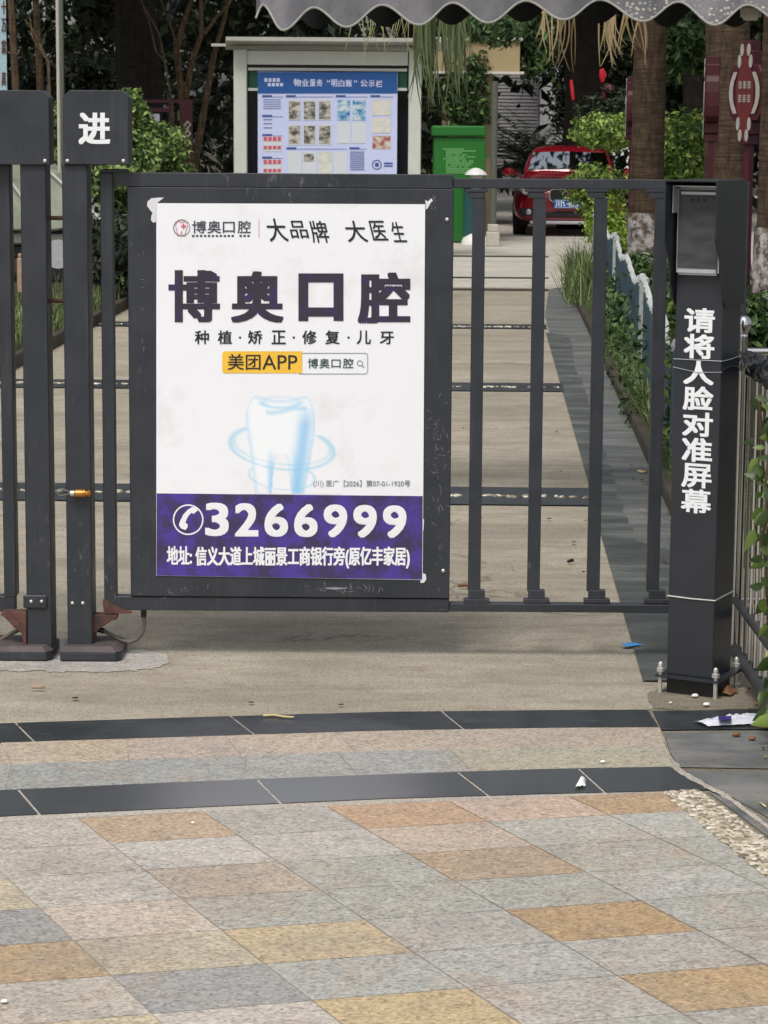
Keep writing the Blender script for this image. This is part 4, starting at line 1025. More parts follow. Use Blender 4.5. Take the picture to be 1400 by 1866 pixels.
def f(m):
    for ch, bx in zip(['物', '业', '服', '务', '“', '明', '白', '账', '”', '公', '示', '栏'], [(535, 143, 549, 157), (550, 144, 563, 157), (565, 144, 575, 157), (577, 144, 588, 157), (596, 145, 602, 150), (604, 144, 615, 158), (617, 145, 628, 158), (630, 145, 642, 158), (645, 146, 651, 151), (657, 145, 670, 158), (672, 146, 683, 158), (685, 146, 697, 159)]):
        text(m, ch, bx, nf(2), 0.03)
    for k in range(4): quad(m, 482 + 7.5 * k, 142, 487.5 + 7.5 * k, 149, nf(2)); quad(m, 488 + 7.5 * k, 151, 493.5 + 7.5 * k, 157, nf(2))
nink('title', 'lilac', f)
def nq(name, mat, rects, k):
    for r in rects: nink(name, mat, lambda m: quad(m, *r, nf(k)))
for (x, y, x2) in ((478, 173, 516), (521, 173, 607), (612, 173, 670), (675, 173, 716), (478, 209, 516), (478, 244, 516), (478, 285, 516), (522, 268, 632), (637, 268, 668)):
    nink('caption', 'navy', lambda m: (quad(m, x, y, x + 18, y + 4, nf(1)), quad(m, x + 18, y + 3, x2, y + 3.8, nf(1))))
nq('text_line', 'navy', [(638, 276 + 3.6 * k, 664, 277.4 + 3.6 * k) for k in range(10)] + [(480, 217 + 7.5 * k, 496, 218.3 + 7.5 * k) for k in range(3)] + [(480, 181 + 4 * k, 512, 182 + 4 * k) for k in range(5)], 1)
nink('seal', 'navy', lambda m: (ring(m, 687, 300, 9, 1.8, nf(1), 24), disc(m, 687, 300, 4, nf(1), n=12)))
nq('seal_text', 'navy', [(700, 296, 716, 299), (700, 301, 716, 303.5)], 1)
nq('photo_sheet', 'paper', [(x, y, x + 24, y + 38) for x in (525, 553, 580) for y in (181, 226)], 1)
nq('leaflet', 'paper', [(614, 223, 639, 261), (642, 223, 667, 261)] + [(x, 276, x + 25, 318) for x in (525, 552, 608)], 1)
nq('photo_print', 'photo', [(x, y, x + 20.5, y + 32) for x in (526.5, 554, 581.5) for y in (184.5, 229)] + [(554, 280, 572, 294)], 2)
nq('blue_leaflet', 'blue_photo', [(615, 182, 638, 219), (643, 182, 667, 219)], 1)
nq('certificate', 'cert', [(678, 182, 712, 210), (678, 215, 712, 242), (580, 276, 605, 318)], 1)
nq('red_photo', 'red_photo', [(679, 247.5, 712, 271)], 1)
for y in (248, 290):
    nq('price_sheet', 'paper', [(480, y, 514, y + 28)], 1)
    nq('red_print', 'red_print', [(480.5 + 8.4 * k, y + dy, 487 + 8.4 * k, y + dy + h) for dy, h in ((1, 7.5), (17.5, 6)) for k in range(4)], 2)
# ================================================================== BINS, LAMP, PILLAR
YB = 34.4
bb = thing('recycling_bin', 'tall green donation bin with pale lines of text', 'bin', (P(838, 300, YB).x, YB + 0.4, 0))
m = MB(); m.bpx(790, 249, 884, 441, YB, 0.75); bd = build(m, 'body', M['bin'], bb, bevel=0.015)
m = MB(); x0, x1, z0, z1 = rect(787, 229, 887, 248, YB); m.box(x0, x1, YB - 0.05, YB + 0.8, z0, z1); build(m, 'lid', M['bin'], bb, bevel=0.02)
m = MB(); x0, x1, z0, z1 = rect(884, 283, 901, 287, YB); m.box(x0, x1, YB + .02, YB + .2, z0, z1); build(m, 'handle', M['bin'], bb)
rg = random.Random(8); m = MB()
for k in range(13):
    x = 805 + (3 if k in (0, 5, 9) else 8); y = 270 + 3.6 * k; n = rg.randint(6, 13)
    for q in range(n):
        if rg.random() < .93: quad(m, x + 4.2 * q, y, x + 4.2 * q + 3.5, y + 2.4, lambda a, b: P(a, b, YB - 0.004))
build(m, 'lettering', M['bin_text'], bd, recalc=False)
tb = thing('waste_bin', 'small dark teal bin in front of the green bin', 'bin', (P(858, 380, 33.9).x, 34.1, 0))
m = MB(); m.bpx(846, 342, 880, 443, 33.9, 0.35); build(m, 'body', M['teal'], tb, bevel=0.02)
m = MB(); x0, x1, z0, z1 = rect(844, 334, 882, 341.5, 33.9); m.box(x0, x1, 33.85, 34.3, z0, z1); build(m, 'lid', M['teal'], tb, bevel=0.015)
lq = G(866, 446)
la = thing('garden_lamp', 'white mushroom lamp on a flared white foot', 'lamp', (lq.x, lq.y, 0))
m = MB(); m.lathe(lq, [(0.2, 0.0), (0.195, 0.02), (0.165, 0.10), (0.09, 0.15), (0.05, 0.16)], 20); build(m, 'foot', M['lamp_white'], la, smooth=True)
m = MB(); m.lathe(lq, [(0.04, 0.16), (0.035, 0.5), (0.05, 0.62), (0.085, 0.66), (0.085, 0.94)], 14); build(m, 'stem', M['stone'], la, smooth=True)
m = MB(); m.lathe(lq, [(0.06, 0.945), (0.155, 0.95), (0.145, 0.97), (0.10, 1.01), (0.04, 1.04), (0.005, 1.045)], 20); build(m, 'cap', M['lamp_white'], la, smooth=True)
YQ = 35.6
pl_ = thing('gate_pillar', 'beige rendered pillar with a white banded beam, hung with ivy', 'pillar', (P(870, 400, YQ).x, YQ, 0))
m = MB(); m.bpx(806, 133, 895, 470, YQ, 0.5); build(m, 'pillar', M['beige'], pl_)
m = MB(); x0, x1, z0, z1 = rect(792, 75, 946, 130, YQ); m.box(x0, x1, YQ - .25, YQ + .4, z0, z1); bm_ = build(m, 'beam', M['beige'], pl_)
m = MB(); x0, x1, z0, z1 = rect(790, 69, 951, 74.5, YQ); m.box(x0, x1, YQ - .3, YQ + .45, z0, z1); x0, x1, z0, z1 = rect(790, 130.5, 953, 135, YQ); m.box(x0, x1, YQ - .3, YQ + .45, z0, z1); build(m, 'band', M['band'], pl_)
gp = G(898, 449)
pp = thing('pole', 'grey metal pole on a pale stone foot beside the green bin', 'pole', (gp.x, gp.y, 0))
m = MB(); m.tube([(gp.x, gp.y, 0.3), (gp.x, gp.y, 2.2)], 0.045, 10); build(m, 'shaft', M['pole'], pp, smooth=True)
m = MB(); m.box(gp.x - .09, gp.x + .09, gp.y - .09, gp.y + .09, 0.005, .2); m.box(gp.x - .07, gp.x + .07, gp.y - .07, gp.y + .07, .2005, .3); build(m, 'foot', M['stone'], pp, bevel=.01)
iv = leaf_cloud([(P(x, y, YQ - .3).x, YQ - .28, P(x, y, YQ).z, rx, .14, rz, n) for x, y, rx, rz, n in ((850, 175, .35, .5, 500), (870, 130, .25, .3, 260), (825, 160, .22, .4, 260), (880, 205, .2, .3, 220), (840, 215, .3, .2, 160))], 0.10, 31, shell=0.1)
single(iv, 'ivy', M['leaf_tree'], 'dark leafy ivy hanging over the beige pillar', 'ivy', recalc=False)

# ================================================================== CARS
def loft(st, n=None):
    """st: list of (y, [(x,z)...] half profile from bottom centre-side up to top centre)"""
    m = MB(); k = len(st[0][1])
    for y, pr in st: m.v += [(x, y, z) for x, z in pr] + [(-x, y, z) for x, z in pr[::-1]]
    w_ = 2 * k
    for i in range(len(st) - 1):
        for j in range(w_): a, b = i * w_ + j, i * w_ + (j + 1) % w_; m.f.append((a, b, b + w_, a + w_))
    m.f.append(tuple(range(w_))[::-1]); m.f.append(tuple((len(st) - 1) * w_ + j for j in range(w_)))
    return m
def lbuild(mb, name, mat, par, sub=0, **k):
    o = build(mb, name, mat, par, local=True, **k)
    if sub: md = o.modifiers.new('sub', 'SUBSURF'); md.levels = sub; md.render_levels = sub
    return o
def car(label, loc, rz, paint, glass, plate=None, s=1.0):
    t = thing('parked_car', label, 'car', loc, rz); t.scale = (s, s, s)
    def pr(wb, w, ws, zb, zs, zt): return [(0, zb), (wb * .95, zb), (w, zb + .16), (w, (zb + zs) / 2 + .06), (ws, zs), (ws * .86, zt - .015), (ws * .45, zt), (0, zt + .005)]
    st = [(0.0, pr(.60, .66, .62, .30, .62, .70)), (0.06, pr(.74, .80, .74, .22, .64, .76)), (0.22, pr(.80, .87, .80, .19, .68, .82)), (0.6, pr(.82, .905, .84, .18, .76, .90)), (1.2, pr(.82, .905, .85, .18, .86, .98)),
          (1.6, pr(.82, .905, .85, .18, .90, 1.0)), (2.8, pr(.82, .905, .86, .18, .92, .98)), (3.9, pr(.82, .90, .84, .2, .95, 1.0)), (4.3, pr(.78, .84, .78, .3, .9, .98)), (4.4, pr(.7, .76, .72, .4, .85, .92))]
    b = lbuild(loft(st), 'body', paint, t, 2, smooth='all')
    def ph(w, z0, wt, zt): return [(0, z0), (w, z0), (w * .6 + wt * .4, z0 + (zt - z0) * .45), (wt, zt - .07), (wt * .8, zt - .015), (wt * .4, zt), (0, zt)]
    st2 = [(1.25, ph(.76, .93, .74, .97)), (1.55, ph(.78, .93, .70, 1.13)), (1.95, ph(.79, .93, .66, 1.35)), (2.25, ph(.79, .93, .64, 1.43)), (3.1, ph(.79, .93, .64, 1.44)), (3.7, ph(.78, .93, .62, 1.38)), (4.2, ph(.74, .93, .58, 1.05))]
    lbuild(loft(st2), 'cabin', paint, t, 2, smooth='all')
    # windscreen laid just above the sloping front of the cabin, side windows proud of the cabin sides
    m = MB(); c = [(-.68, 1.40, 1.005), (0, 1.33, 1.02), (.68, 1.40, 1.005), (.60, 1.90, 1.29), (0, 1.84, 1.31), (-.60, 1.90, 1.29)]
    c = [(x, y - .05, z + .028) for x, y, z in c]; q = [(x * .99, y + .02, z - .03) for x, y, z in c]
    m.add(c + q, [(0, 1, 4, 5), (1, 2, 3, 4), (0, 5, 11, 6), (2, 8, 9, 3), (5, 4, 10, 11), (4, 3, 9, 10), (0, 6, 7, 1), (1, 7, 8, 2)]); lbuild(m, 'windscreen', glass, t)
    for sg in (-1, 1):
        m = MB(); w0 = [(.805, 1.75, .97), (.81, 3.6, .98), (.70, 3.4, 1.33), (.70, 2.25, 1.345)]
        m.add([(sg * x, y, z) for x, y, z in w0] + [(sg * (x - .06), y, z) for x, y, z in w0], [(0, 1, 2, 3), (4, 7, 6, 5)] + [(i, (i + 1) % 4, (i + 1) % 4 + 4, i + 4) for i in range(4)]); lbuild(m, 'side_window', glass, t)
        m = MB(); m.lathe((0, 0, 0), [(.02, -.09), (.09, -.07), (.11, 0), (.09, .05), (.02, .06)], 12, 'y'); m.v = [(sg * 1.0 + x * 1.0, 1.62 + y * .8, 1.0 + z * .62) for x, y, z in m.v]
        m.box(min(sg * .80, sg * .92), max(sg * .80, sg * .92), 1.60, 1.64, .95, .98); lbuild(m, 'mirror', paint, t, 0, smooth=True)
        m = MB(); n = 12; ctr = (sg * .60, .10, .70)
        a = [(sg * .48, .02, .665), (sg * .50, .05, .735), (sg * .64, .09, .775), (sg * .80, .26, .80), (sg * .83, .30, .74), (sg * .72, .10, .66), (sg * .58, .03, .645)]
        a = [(x, y - .075, z) for x, y, z in a]; m.add(a + [(x * .98, y + .16, z) for x, y, z in a], [tuple(range(7))] + [(i, (i + 1) % 7, (i + 1) % 7 + 7, i + 7) for i in range(7)]); h = lbuild(m, 'headlight', M['lens'], t)
        m = MB()
        for dx in (.57, .70): m.lathe((sg * dx, (-.05 if dx < .6 else -.01), .715), [(.045, .02), (.05, .0), (.035, -.02), (.01, -.025)], 12, 'y')
        lbuild(m, 'lamp_ring', M['chrome'], h, smooth=True)
        m = MB(); m.box(min(sg * .50, sg * .78), max(sg * .50, sg * .78), .0, .3, .33, .45); fg = lbuild(m, 'lower_intake', M['black_trim'], t, bevel=.02)
        m = MB(); m.lathe((sg * .64, -.005, .39), [(.045, 0), (.045, .01), (.02, .02)], 12, 'y'); lbuild(m, 'fog_lamp', M['lens'], fg, smooth=True)
        for yw in (0.88, 3.55):
            m = MB(); m.lathe((sg * .80, yw, .325), [(.2, -.1), (.315, -.1), (.325, -.07), (.325, .07), (.315, .1), (.2, .1)], 24, 'x'); wh = lbuild(m, 'wheel', M['tyre'], t, smooth=True)
            m = MB(); m.lathe((sg * .80, yw, .325), [(.2, -.105), (.19, -.112), (.05, -.105), (.05, .105), (.19, .112), (.2, .105)], 16, 'x'); lbuild(m, 'rim', M['chrome'], wh, smooth=True)
        # kidney-shaped grille openings
        m = MB(); o = [(sg * x, z) for x, z in rrect(.03, .565, .30, .745, .06)]; m.prism_xz(o, -.055, .10); gr = lbuild(m, 'grille', M['black_trim'], t)
        oo = [(sg * x, z) for x, z in rrect(.018, .55, .315, .762, .065)]; m = MB(); n = len(o)
        m.add([(x, -.062, z) for x, z in oo] + [(x, -.062, z) for x, z in o] + [(x, -.03, z) for x, z in oo], [(i, (i + 1) % n, (i + 1) % n + n, i + n) for i in range(n)] + [(i, i + 2 * n, (i + 1) % n + 2 * n, (i + 1) % n) for i in range(n)]); lbuild(m, 'grille_rim', M['chrome'], gr)
    m = MB(); m.box(-.5, .5, -.03, .2, .31, .40); lbuild(m, 'lower_grille', M['black_trim'], t, bevel=.02)
    m = MB(); m.box(-.62, .62, -.02, .2, .20, .25); lbuild(m, 'skid_plate', M['alu'], t, bevel=.015)
    m = MB(); m.lathe((0, .02, .80), [(.045, -.02), (.05, .02), (.045, .035)], 16, 'y'); lbuild(m, 'badge', M['lens'], t, smooth=True)
    if plate:
        m = MB(); m.box(-.24, .24, -.075, -.03, .455, .59); p_ = lbuild(m, 'number_plate', M['plate'], t, bevel=.004)
        m = MB(); fnp = lambda x, z: Vector((x, -.0768, z))
        text(m, plate, (-.215, .57, .215, .475), fnp, 0.03)
        for r in ((-.232, .462, .232, .467), (-.232, .578, .232, .583)): m.add([(r[0], -.0768, r[1]), (r[2], -.0768, r[1]), (r[2], -.0768, r[3]), (r[0], -.0768, r[3])], [(0, 1, 2, 3)])
        lbuild(m, 'lettering', M['white_letter'], p_, recalc=False)
    return t
cpos = G(1036, 432)
car('red car parked facing the gate with a blue number plate', (cpos.x, cpos.y, 0.005), math.radians(-4.0), M['car_red'], M['car_glass'], '川Y·BL19', 0.925)
YC = 23.5
ct = thing('covered_tricycle', 'tricycle under a pale green plastic cover behind the left gate posts', 'tricycle', (P(60, 480, YC).x, YC + .4, .09))
ctr = lambda pts: [(P(x, y, YC).x, P(x, y, YC).z) for x, y in pts]
m = MB(); m.prism_xz(ctr([(-150, 235), (30, 262), (100, 318), (182, 397), (183, 405), (100, 421), (-150, 421)]), YC, YC + .9); cv = build(m, 'cover', M['van_glass'], ct, bevel=.02)
for a, b in (((-20, 275), (70, 402)), ((60, 285), (186, 402))):
    m = MB(); m.tube([P(a[0], a[1], YC - .012), P(b[0], b[1], YC - .012)], .014, 8); build(m, 'seam', M['board_frame'], cv, smooth=True)
m = MB(); m.bpx(-150, 422, 118, 446, YC + .05, .8); build(m, 'chassis', M['car_grey'], ct, bevel=.02)
m = MB(); m.bpx(-150, 447, 104, 470, YC + .1, .7); build(m, 'axle_box', M['black_trim'], ct, bevel=.01)
for px in (108, -60):
    q = P(px, 497, YC + .1); m = MB(); m.lathe((q.x, q.y, .35), [(.14, -.05), (.25, -.05), (.26, -.03), (.26, .03), (.25, .05), (.14, .05)], 20, 'y'); wh = build(m, 'wheel', M['tyre'], ct, smooth=True)
    m = MB(); m.lathe((q.x, q.y, .35), [(.139, -.052), (.03, -.04), (.03, .04), (.139, .052)], 16, 'y'); build(m, 'rim', M['alu'], wh, smooth=True)

# ================================================================== PICKET FENCE
fa, fb = G(1262, 962), G(1112, 540)
pieces = [((1300, 1090), (1252, 930)), ((1240, 905), (1172, 700)), ((1166, 690), (1122, 570)), ((1118, 560), (1082, 505))]
plab = ['blue picket panel nearest the face terminal, with white tips', 'blue picket panel with a white post, leaves climbing its middle', 'weathered blue picket panel with a rounded white post head', 'far leaning blue picket panel half lost in the grass']
for i, (a, b) in enumerate(pieces):
    A_, B_ = G(*a, .06), G(*b, .06); L = (B_ - A_).length; t_ = (B_ - A_).normalized(); s_ = Vector((t_.y, -t_.x, 0))
    rz = math.atan2(t_.y, t_.x)
    pf_ = thing('picket_fence', plab[i], 'fence', tuple(A_), rz, 'picket fence panels along the flower bed')
    tops = [0.56, 0.55, 0.54, 0.56][i]; n = max(8, int(L / 0.085)); rgp = random.Random(i)
    wav = lambda u: tops + 0.028 * math.cos(2 * math.pi * u * (1 if L < 2 else 2))
    for k in range(n + 1):
        u = k / n; x = L * u; hgt = wav(u); hgt += rgp.uniform(-.012, .012); tl = rgp.uniform(-.012, .012) + (0.06 if i >= 2 else 0.0); post = k in (0, n)
        if post:
            m = MB(); m.tube([(x, 0, 0), (x - tl, 0, hgt + .02)], .017, 10); m.lathe((x - tl, 0, hgt + .012), [(.018, 0), (.025, .006), (.026, .02), (.022, .036), (.008, .046)], 12); lbuild(m, 'post', M['fence_white'], pf_, smooth=True); continue
        m = MB(); w2 = .024; m.add([(x - w2, -.012, 0), (x + w2, -.012, 0), (x + w2, .012, 0), (x - w2, .012, 0), (x - w2 - tl, -.012, hgt), (x + w2 - tl, -.012, hgt), (x + w2 - tl, .012, hgt), (x - w2 - tl, .012, hgt)], [(0, 3, 2, 1), (4, 5, 6, 7), (0, 1, 5, 4), (1, 2, 6, 5), (2, 3, 7, 6), (3, 0, 4, 7)])
        pk = lbuild(m, 'picket', M['fence_teal'], pf_)
        m = MB(); m.add([(x - w2 * .95 - tl, -.017, hgt), (x + w2 * .95 - tl, -.017, hgt), (x + w2 * .95 - tl, .017, hgt), (x - w2 * .95 - tl, .017, hgt), (x - w2 * .95 - tl, -.017, hgt + .006), (x + w2 * .95 - tl, -.017, hgt + .006), (x + w2 * .95 - tl, .017, hgt + .006), (x - w2 * .95 - tl, .017, hgt + .006), (x - tl, -.006, hgt + .034), (x - tl, .006, hgt + .034)],
                         [(0, 3, 2, 1), (0, 1, 5, 4), (2, 3, 7, 6), (1, 2, 6, 5), (3, 0, 4, 7), (4, 5, 8), (6, 7, 9), (5, 6, 9, 8), (7, 4, 8, 9)]); lbuild(m, 'tip', M['fence_white'], pk)
    m = MB(); m.box(.02, L - .02, -.03, -.0125, .10, .13); lbuild(m, 'rail', M['fence_teal'], pf_); m = MB(); m.box(.02, L - .02, -.03, -.0125, tops - .17, tops - .14); lbuild(m, 'rail', M['fence_teal'], pf_)

# ================================================================== PALMS AND RED SIGNS
def palm(label, px, ybase, wpx, wash, Y=None, h=6.2, lean=0.0, seed=0):
    b = G(px, ybase); y = b.y if Y is None else Y; x = P(px, ybase, y).x; r = wpx / 2 * y / FPX; rg = random.Random(seed)
    t = thing('palm_tree', label, 'palm', (x, y, 0.05), group='palms along the right bed')
    m = MB(); pts = []; rad = []
    for k in range(40):
        z = h * k / 39; pts.append((x + lean * z / h, y, z + .03)); rad.append(r * (1.22 if k == 0 else 1.1 - .12 * min(1, k / 6) - .12 * z / h) * (1 + .025 * (k % 2)))
    m.tube(pts, rad, 16); build(m, 'trunk', M['palm_bark'], t, smooth=True)
    zt = wash; m = MB(); m.tube([(x, y, 0.06), (x + lean * zt / h / 2, y, zt / 2), (x + lean * zt / h, y, zt)], [r * 1.3, r * 1.10, r * 1.06], 18, cap=False); build(m, 'whitewash', M['whitewash'], t, smooth=True)
    V = MB()
    for k in range(20):
        a = k * 2.4 + rg.random(); el = rg.uniform(-.2, 1.1); Ln = rg.uniform(2.0, 2.8); prev = None
        for i in range(15):
            s = i / 14; rr = Ln * s * math.cos(el * (1 - .3 * s)); zz = h + .1 + Ln * s * math.sin(el) - 1.3 * s * s
            p = Vector((x + lean + rr * math.cos(a), y + rr * math.sin(a), zz)); sd_ = Vector((-math.sin(a), math.cos(a), 0)); fwd = Vector((math.cos(a), math.sin(a), -.3))
            ll_ = .55 * math.sin(math.pi * min(.98, s * .9 + .1)) + .05
            for sg in (-1, 1):
                tip = p + sd_ * sg * ll_ + fwd * ll_ * .5 - Vector((0, 0, ll_ * .35)); wv = fwd * .03
                V.add([p - wv, p + wv, tip], [(0, 1, 2)])
    build(V, 'fronds', M['leaf_tree'], t, recalc=False)
    return t
palm('palm trunk with whitewashed foot standing behind the picket fence', 1175, 530, 62, 0.76, seed=1)
palm('broad palm trunk rising behind the face terminal', 1322, 560, 84, 0.8, seed=2, lean=-.12)
palm('palm trunk with whitewashed foot cut off by the right edge', 1420, 668, 100, 0.92, seed=3)

def redsign(label, px, py0, py1, Y, rz, ww, words):
    c = P(px, (py0 + py1) / 2, Y); h = (py1 - py0) / FPX * Y; zc = c.z
    t = thing('red_sign', label, 'sign', (c.x, Y, 0.05), rz)
    def lobe(k):  # stepped, petalled outline
        return k
    hw = ww / 2; steps = [(.10, .50), (.22, .50), (.22, .40), (.34, .40), (.34, .27), (.62, .27), (.78, .20), (.84, .08), (.84, -.08), (.78, -.20), (.62, -.27), (.34, -.27), (.34, -.40), (.22, -.40), (.22, -.50), (.10, -.50)]
    out = [(x * hw, z * h + zc) for x, z in steps] + [(-x * hw, z * h + zc) for x, z in steps[::-1]]
    m = MB(); m.prism_xz(out, -.0, .11); fr = lbuild(m, 'box', M['maroon'], t, bevel=.006)
    m = MB(); red = [(.06, .46), (.26, .24), (.42, .10), (.42, -.10), (.26, -.24), (.06, -.46)]; m.prism_xz([(x * hw, z * h + zc) for x, z in red] + [(-x * hw, z * h + zc) for x, z in red[::-1]], -.006, -.0005); lbuild(m, 'panel', M['sign_red'], t)
    m = MB()
    def petal(cx, cz, rx, rz_): m.prism_xz([(cx * hw + rx * hw * math.cos(g * .5236), zc + (cz + rz_ * math.sin(g * .5236)) * h) for g in range(12)], -.012, -.0065)
    for sx in (-1, 1):
        for cz in (.41, -.41): petal(sx * .16, cz, .085, .06)
        for cz in (.30, -.30): petal(sx * .27, cz, .085, .065)
        arc = []
        for k in range(9): g = (k - 4) / 4; arc.append((sx * hw * (.74 - .22 * g * g), zc + g * .20 * h))
        for k in range(8, -1, -1): g = (k - 4) / 4; arc.append((sx * hw * (.56 - .16 * g * g + (.0 if abs(g) < .6 else -.04)), zc + g * .20 * h))
        m.prism_xz(arc, -.012, -.0065)
    lbuild(m, 'ornament', M['cream'], t)
    m = MB(); rgw = random.Random(4)
    for z0 in (.045, -.085):
        for k in range(3):
            cx = (-.22 + .22 * k) * hw
            for q in range(4): m.prism_xz([(cx - .08 * hw, zc + (z0 + .018 * q) * h), (cx + .08 * hw, zc + (z0 + .018 * q) * h), (cx + .08 * hw, zc + (z0 + .018 * q + .008) * h), (cx - .08 * hw, zc + (z0 + .018 * q + .008) * h)], -.009, -.0062)
            m.prism_xz([(cx - .012 * hw, zc + (z0 - .01) * h), (cx + .012 * hw, zc + (z0 - .01) * h), (cx + .012 * hw, zc + (z0 + .07) * h), (cx - .012 * hw, zc + (z0 + .07) * h)], -.0105, -.0092)
    lbuild(m, 'lettering', M['cream'], t)
    m = MB(); m.box(-.025, .025, .03, .08, 0, zc - .5 * h - .001); lbuild(m, 'pole', M['maroon'], t)
    return t
redsign('red and cream ornamental sign board on a maroon pole, facing the drive', 1358, 90, 275, 17.0, math.radians(-48), 0.36, True)
redsign('maroon ornamental sign seen almost edge on beside the broad palm', 1285, 116, 268, 19.6, math.radians(-97), 0.36, True)
redsign('maroon ornamental sign edge showing left of the whitewashed palm', 1143, 150, 262, 24.5, math.radians(-97), 0.36, True)
for px, y0, y1, lab in ((1044, 145, 182, 'narrow red ribbon hanging among the dark leaves'),):
    m = MB(); p = [P(px - 3 + 4 * k / 6, y0 + (y1 - y0) * k / 6, 33) for k in range(7)]; m.tube(p, [.018, .022, .024, .024, .024, .022, .018], 6); single(m, 'ribbon', M['ribbon'], lab, 'ribbon', smooth=True)
rl = P(1100, 155, 33)
lt = thing('red_lantern', 'red lantern with a ribbon bow hanging among the dark leaves', 'lantern', (rl.x, rl.y, rl.z))
m = MB(); m.tube([P(1097, 125, 33), P(1099, 138, 33), P(1098, 150, 33)], [.03, .05, .02], 8); build(m, 'bow', M['ribbon'], lt, smooth=True)
m = MB(); q = P(1110, 175, 33); m.lathe(q, [(.03, 0), (.07, .03), (.09, .08), (.07, .13), (.03, .16)], 12); build(m, 'body', M['maroon'], lt, smooth=True)
m = MB(); m.tube([P(1103, 172, 33), P(1101, 200, 33)], [.03, .015], 6); build(m, 'tassel', M['ribbon'], lt, smooth=True)

# ================================================================== LEFT BACKGROUND
m = MB(); m.bpx(-16, -60, 13, 400, 26, .01)
bq = thing('banner', 'pale blue vertical banner with red characters at the left edge', 'banner', (P(0, 100, 26).x, 26, 0.09))
build(m, 'cloth', M['banner'], bq)
m = MB()
for ch, y in (('十', 0), ('万', 33), ('富', 72), ('真', 130)): text(m, ch, (2.5, y, 11, y + 25), lambda a, b: P(a, b, 25.99), .02)
build(m, 'lettering', M['sign_red'], bq, recalc=False)
m = MB(); m.tube([P(-18, 400, 26.05), P(-18, -100, 26.05)], .03, 8); build(m, 'pole', M['pole'], bq, smooth=True)
for px, Y, r, mat, lab in ((107, 24, .017, 'stone', 'thin white pole rising behind the left posts'), (114, 25, .02, 'pole', 'thin dark grey pole right beside the white pole')):
    a = P(px, 200, Y); m = MB(); m.tube([(a.x, Y, .05), (a.x, Y, 4.6)], r, 10); single(m, 'pole', M[mat], lab, 'pole', smooth=True)
YR = 32.3
rf = thing('display_stand', 'dark red display frame with white diamond cut-outs behind the round shrub', 'display frame', (P(300, 300, YR).x, YR, .05))
m = MB(); m.bpx(235, 181, 351, 187, YR, .08); m.bpx(330, 187.5, 351, 420, YR, .08); m.bpx(235, 187.5, 245, 420, YR, .08); m.bpx(308, 187.5, 316, 420, YR, .08); m.bpx(245.5, 196, 307.5, 204, YR, .06); build(m, 'frame', M['maroon'], rf)
m = MB()
for cy in (227, 243, 259):
    o = [(342 + 7 * a, cy + 8 * b) for a, b in ((1, 0), (0, 1), (-1, 0), (0, -1))]; i_ = [(342 + 3.4 * a, cy + 3.9 * b) for a, b in ((1, 0), (0, 1), (-1, 0), (0, -1))]
    m.add([P(x, y, YR - .004) for x, y in o + i_], [(k, (k + 1) % 4, (k + 1) % 4 + 4, k + 4) for k in range(4)])
build(m, 'ornament', M['cream'], rf, recalc=False)
m = MB(); m.bpx(268, 207, 291, 232, YR + .02, .02); build(m, 'notice', M['paper'], rf)
a = G(36, 548); m = MB(); m.bpx(31, 470, 41, 546, a.y, .1); x0, x1, z0, z1 = rect(32, 462, 38, 470, a.y); m.box(x0, x1, a.y + .01, a.y + .08, z0, z1); single(m, 'short_post', M['tan'], 'short tan wooden post at the left bed', 'post', bevel=.01)
a = G(182, 520); m = MB(); m.lathe((a.x, a.y, .08), [(.06, 0), (.09, .02), (.09, .05), (.06, .07), (.09, .09), (.09, .12), (.06, .14), (.07, .16), (.02, .18)], 14); single(m, 'garden_ornament', M['cream'], 'small ridged cream garden ornament behind the left post', 'ornament', smooth=True)

def woody(name, label, paths, rad, mat, cat='tree', leaves=None, lmat='leaf_shade', group=None, seed=1, size=.12):
    p0 = paths[0][0]; t = thing(name, label, cat, (p0[0], p0[1], 0.03), group=group)
    m = MB()
    for p, r in zip(paths, rad):
        n = len(p); m.tube(p, [r * (1 - .6 * k / (n - 1)) for k in range(n)], 8)
    build(m, 'trunk', M[mat], t, smooth=True)
    if leaves: build(leaf_cloud(leaves, size, seed, shell=.15), 'crown', M[lmat], t, recalc=False)
    return t
def PP(l, Y): return [P(x, y, Y + d) for x, y, d in l]
Yt = 34
woody('slender_tree', 'slender tree with pale brown forking stems left of the notice board',
      [PP([(335, 330, 0), (334, 200, 0), (322, 90, 0), (335, 40, 0), (350, 0, .2), (362, -80, .3)], Yt), PP([(334, 200, 0), (350, 110, 0), (368, 60, 0), (366, 0, 0), (380, -90, 0)], Yt), PP([(350, 330, .4), (372, 200, .4), (390, 100, .4), (410, 30, .3), (425, -60, .2)], Yt),
       PP([(372, 62, 0), (395, 30, .1), (415, 10, .2), (440, -30, .3)], Yt), PP([(322, 90, 0), (316, 60, .1), (300, 20, .2), (285, -30, .3)], Yt)], (.06, .05, .055, .03, .022), 'bark',
      leaves=[(P(340, -260, Yt).x, Yt, 5.4, 1.5, 1.5, .9, 900), (P(440, -180, Yt).x, Yt + .6, 4.7, .8, .8, .5, 400)], lmat='leaf_tree', seed=41)
woody('bare_shrub', 'thin bare branches before the dark trunk at left', [PP([(318, 330, 0), (314, 190, .1), (300, 110, .1), (290, 60, .2), (262, 10, .2)], 32.2), PP([(300, 110, .1), (285, 95, 0), (272, 40, 0), (255, -5, 0)], 32.2)], (.02, .014), 'bark', cat='shrub')
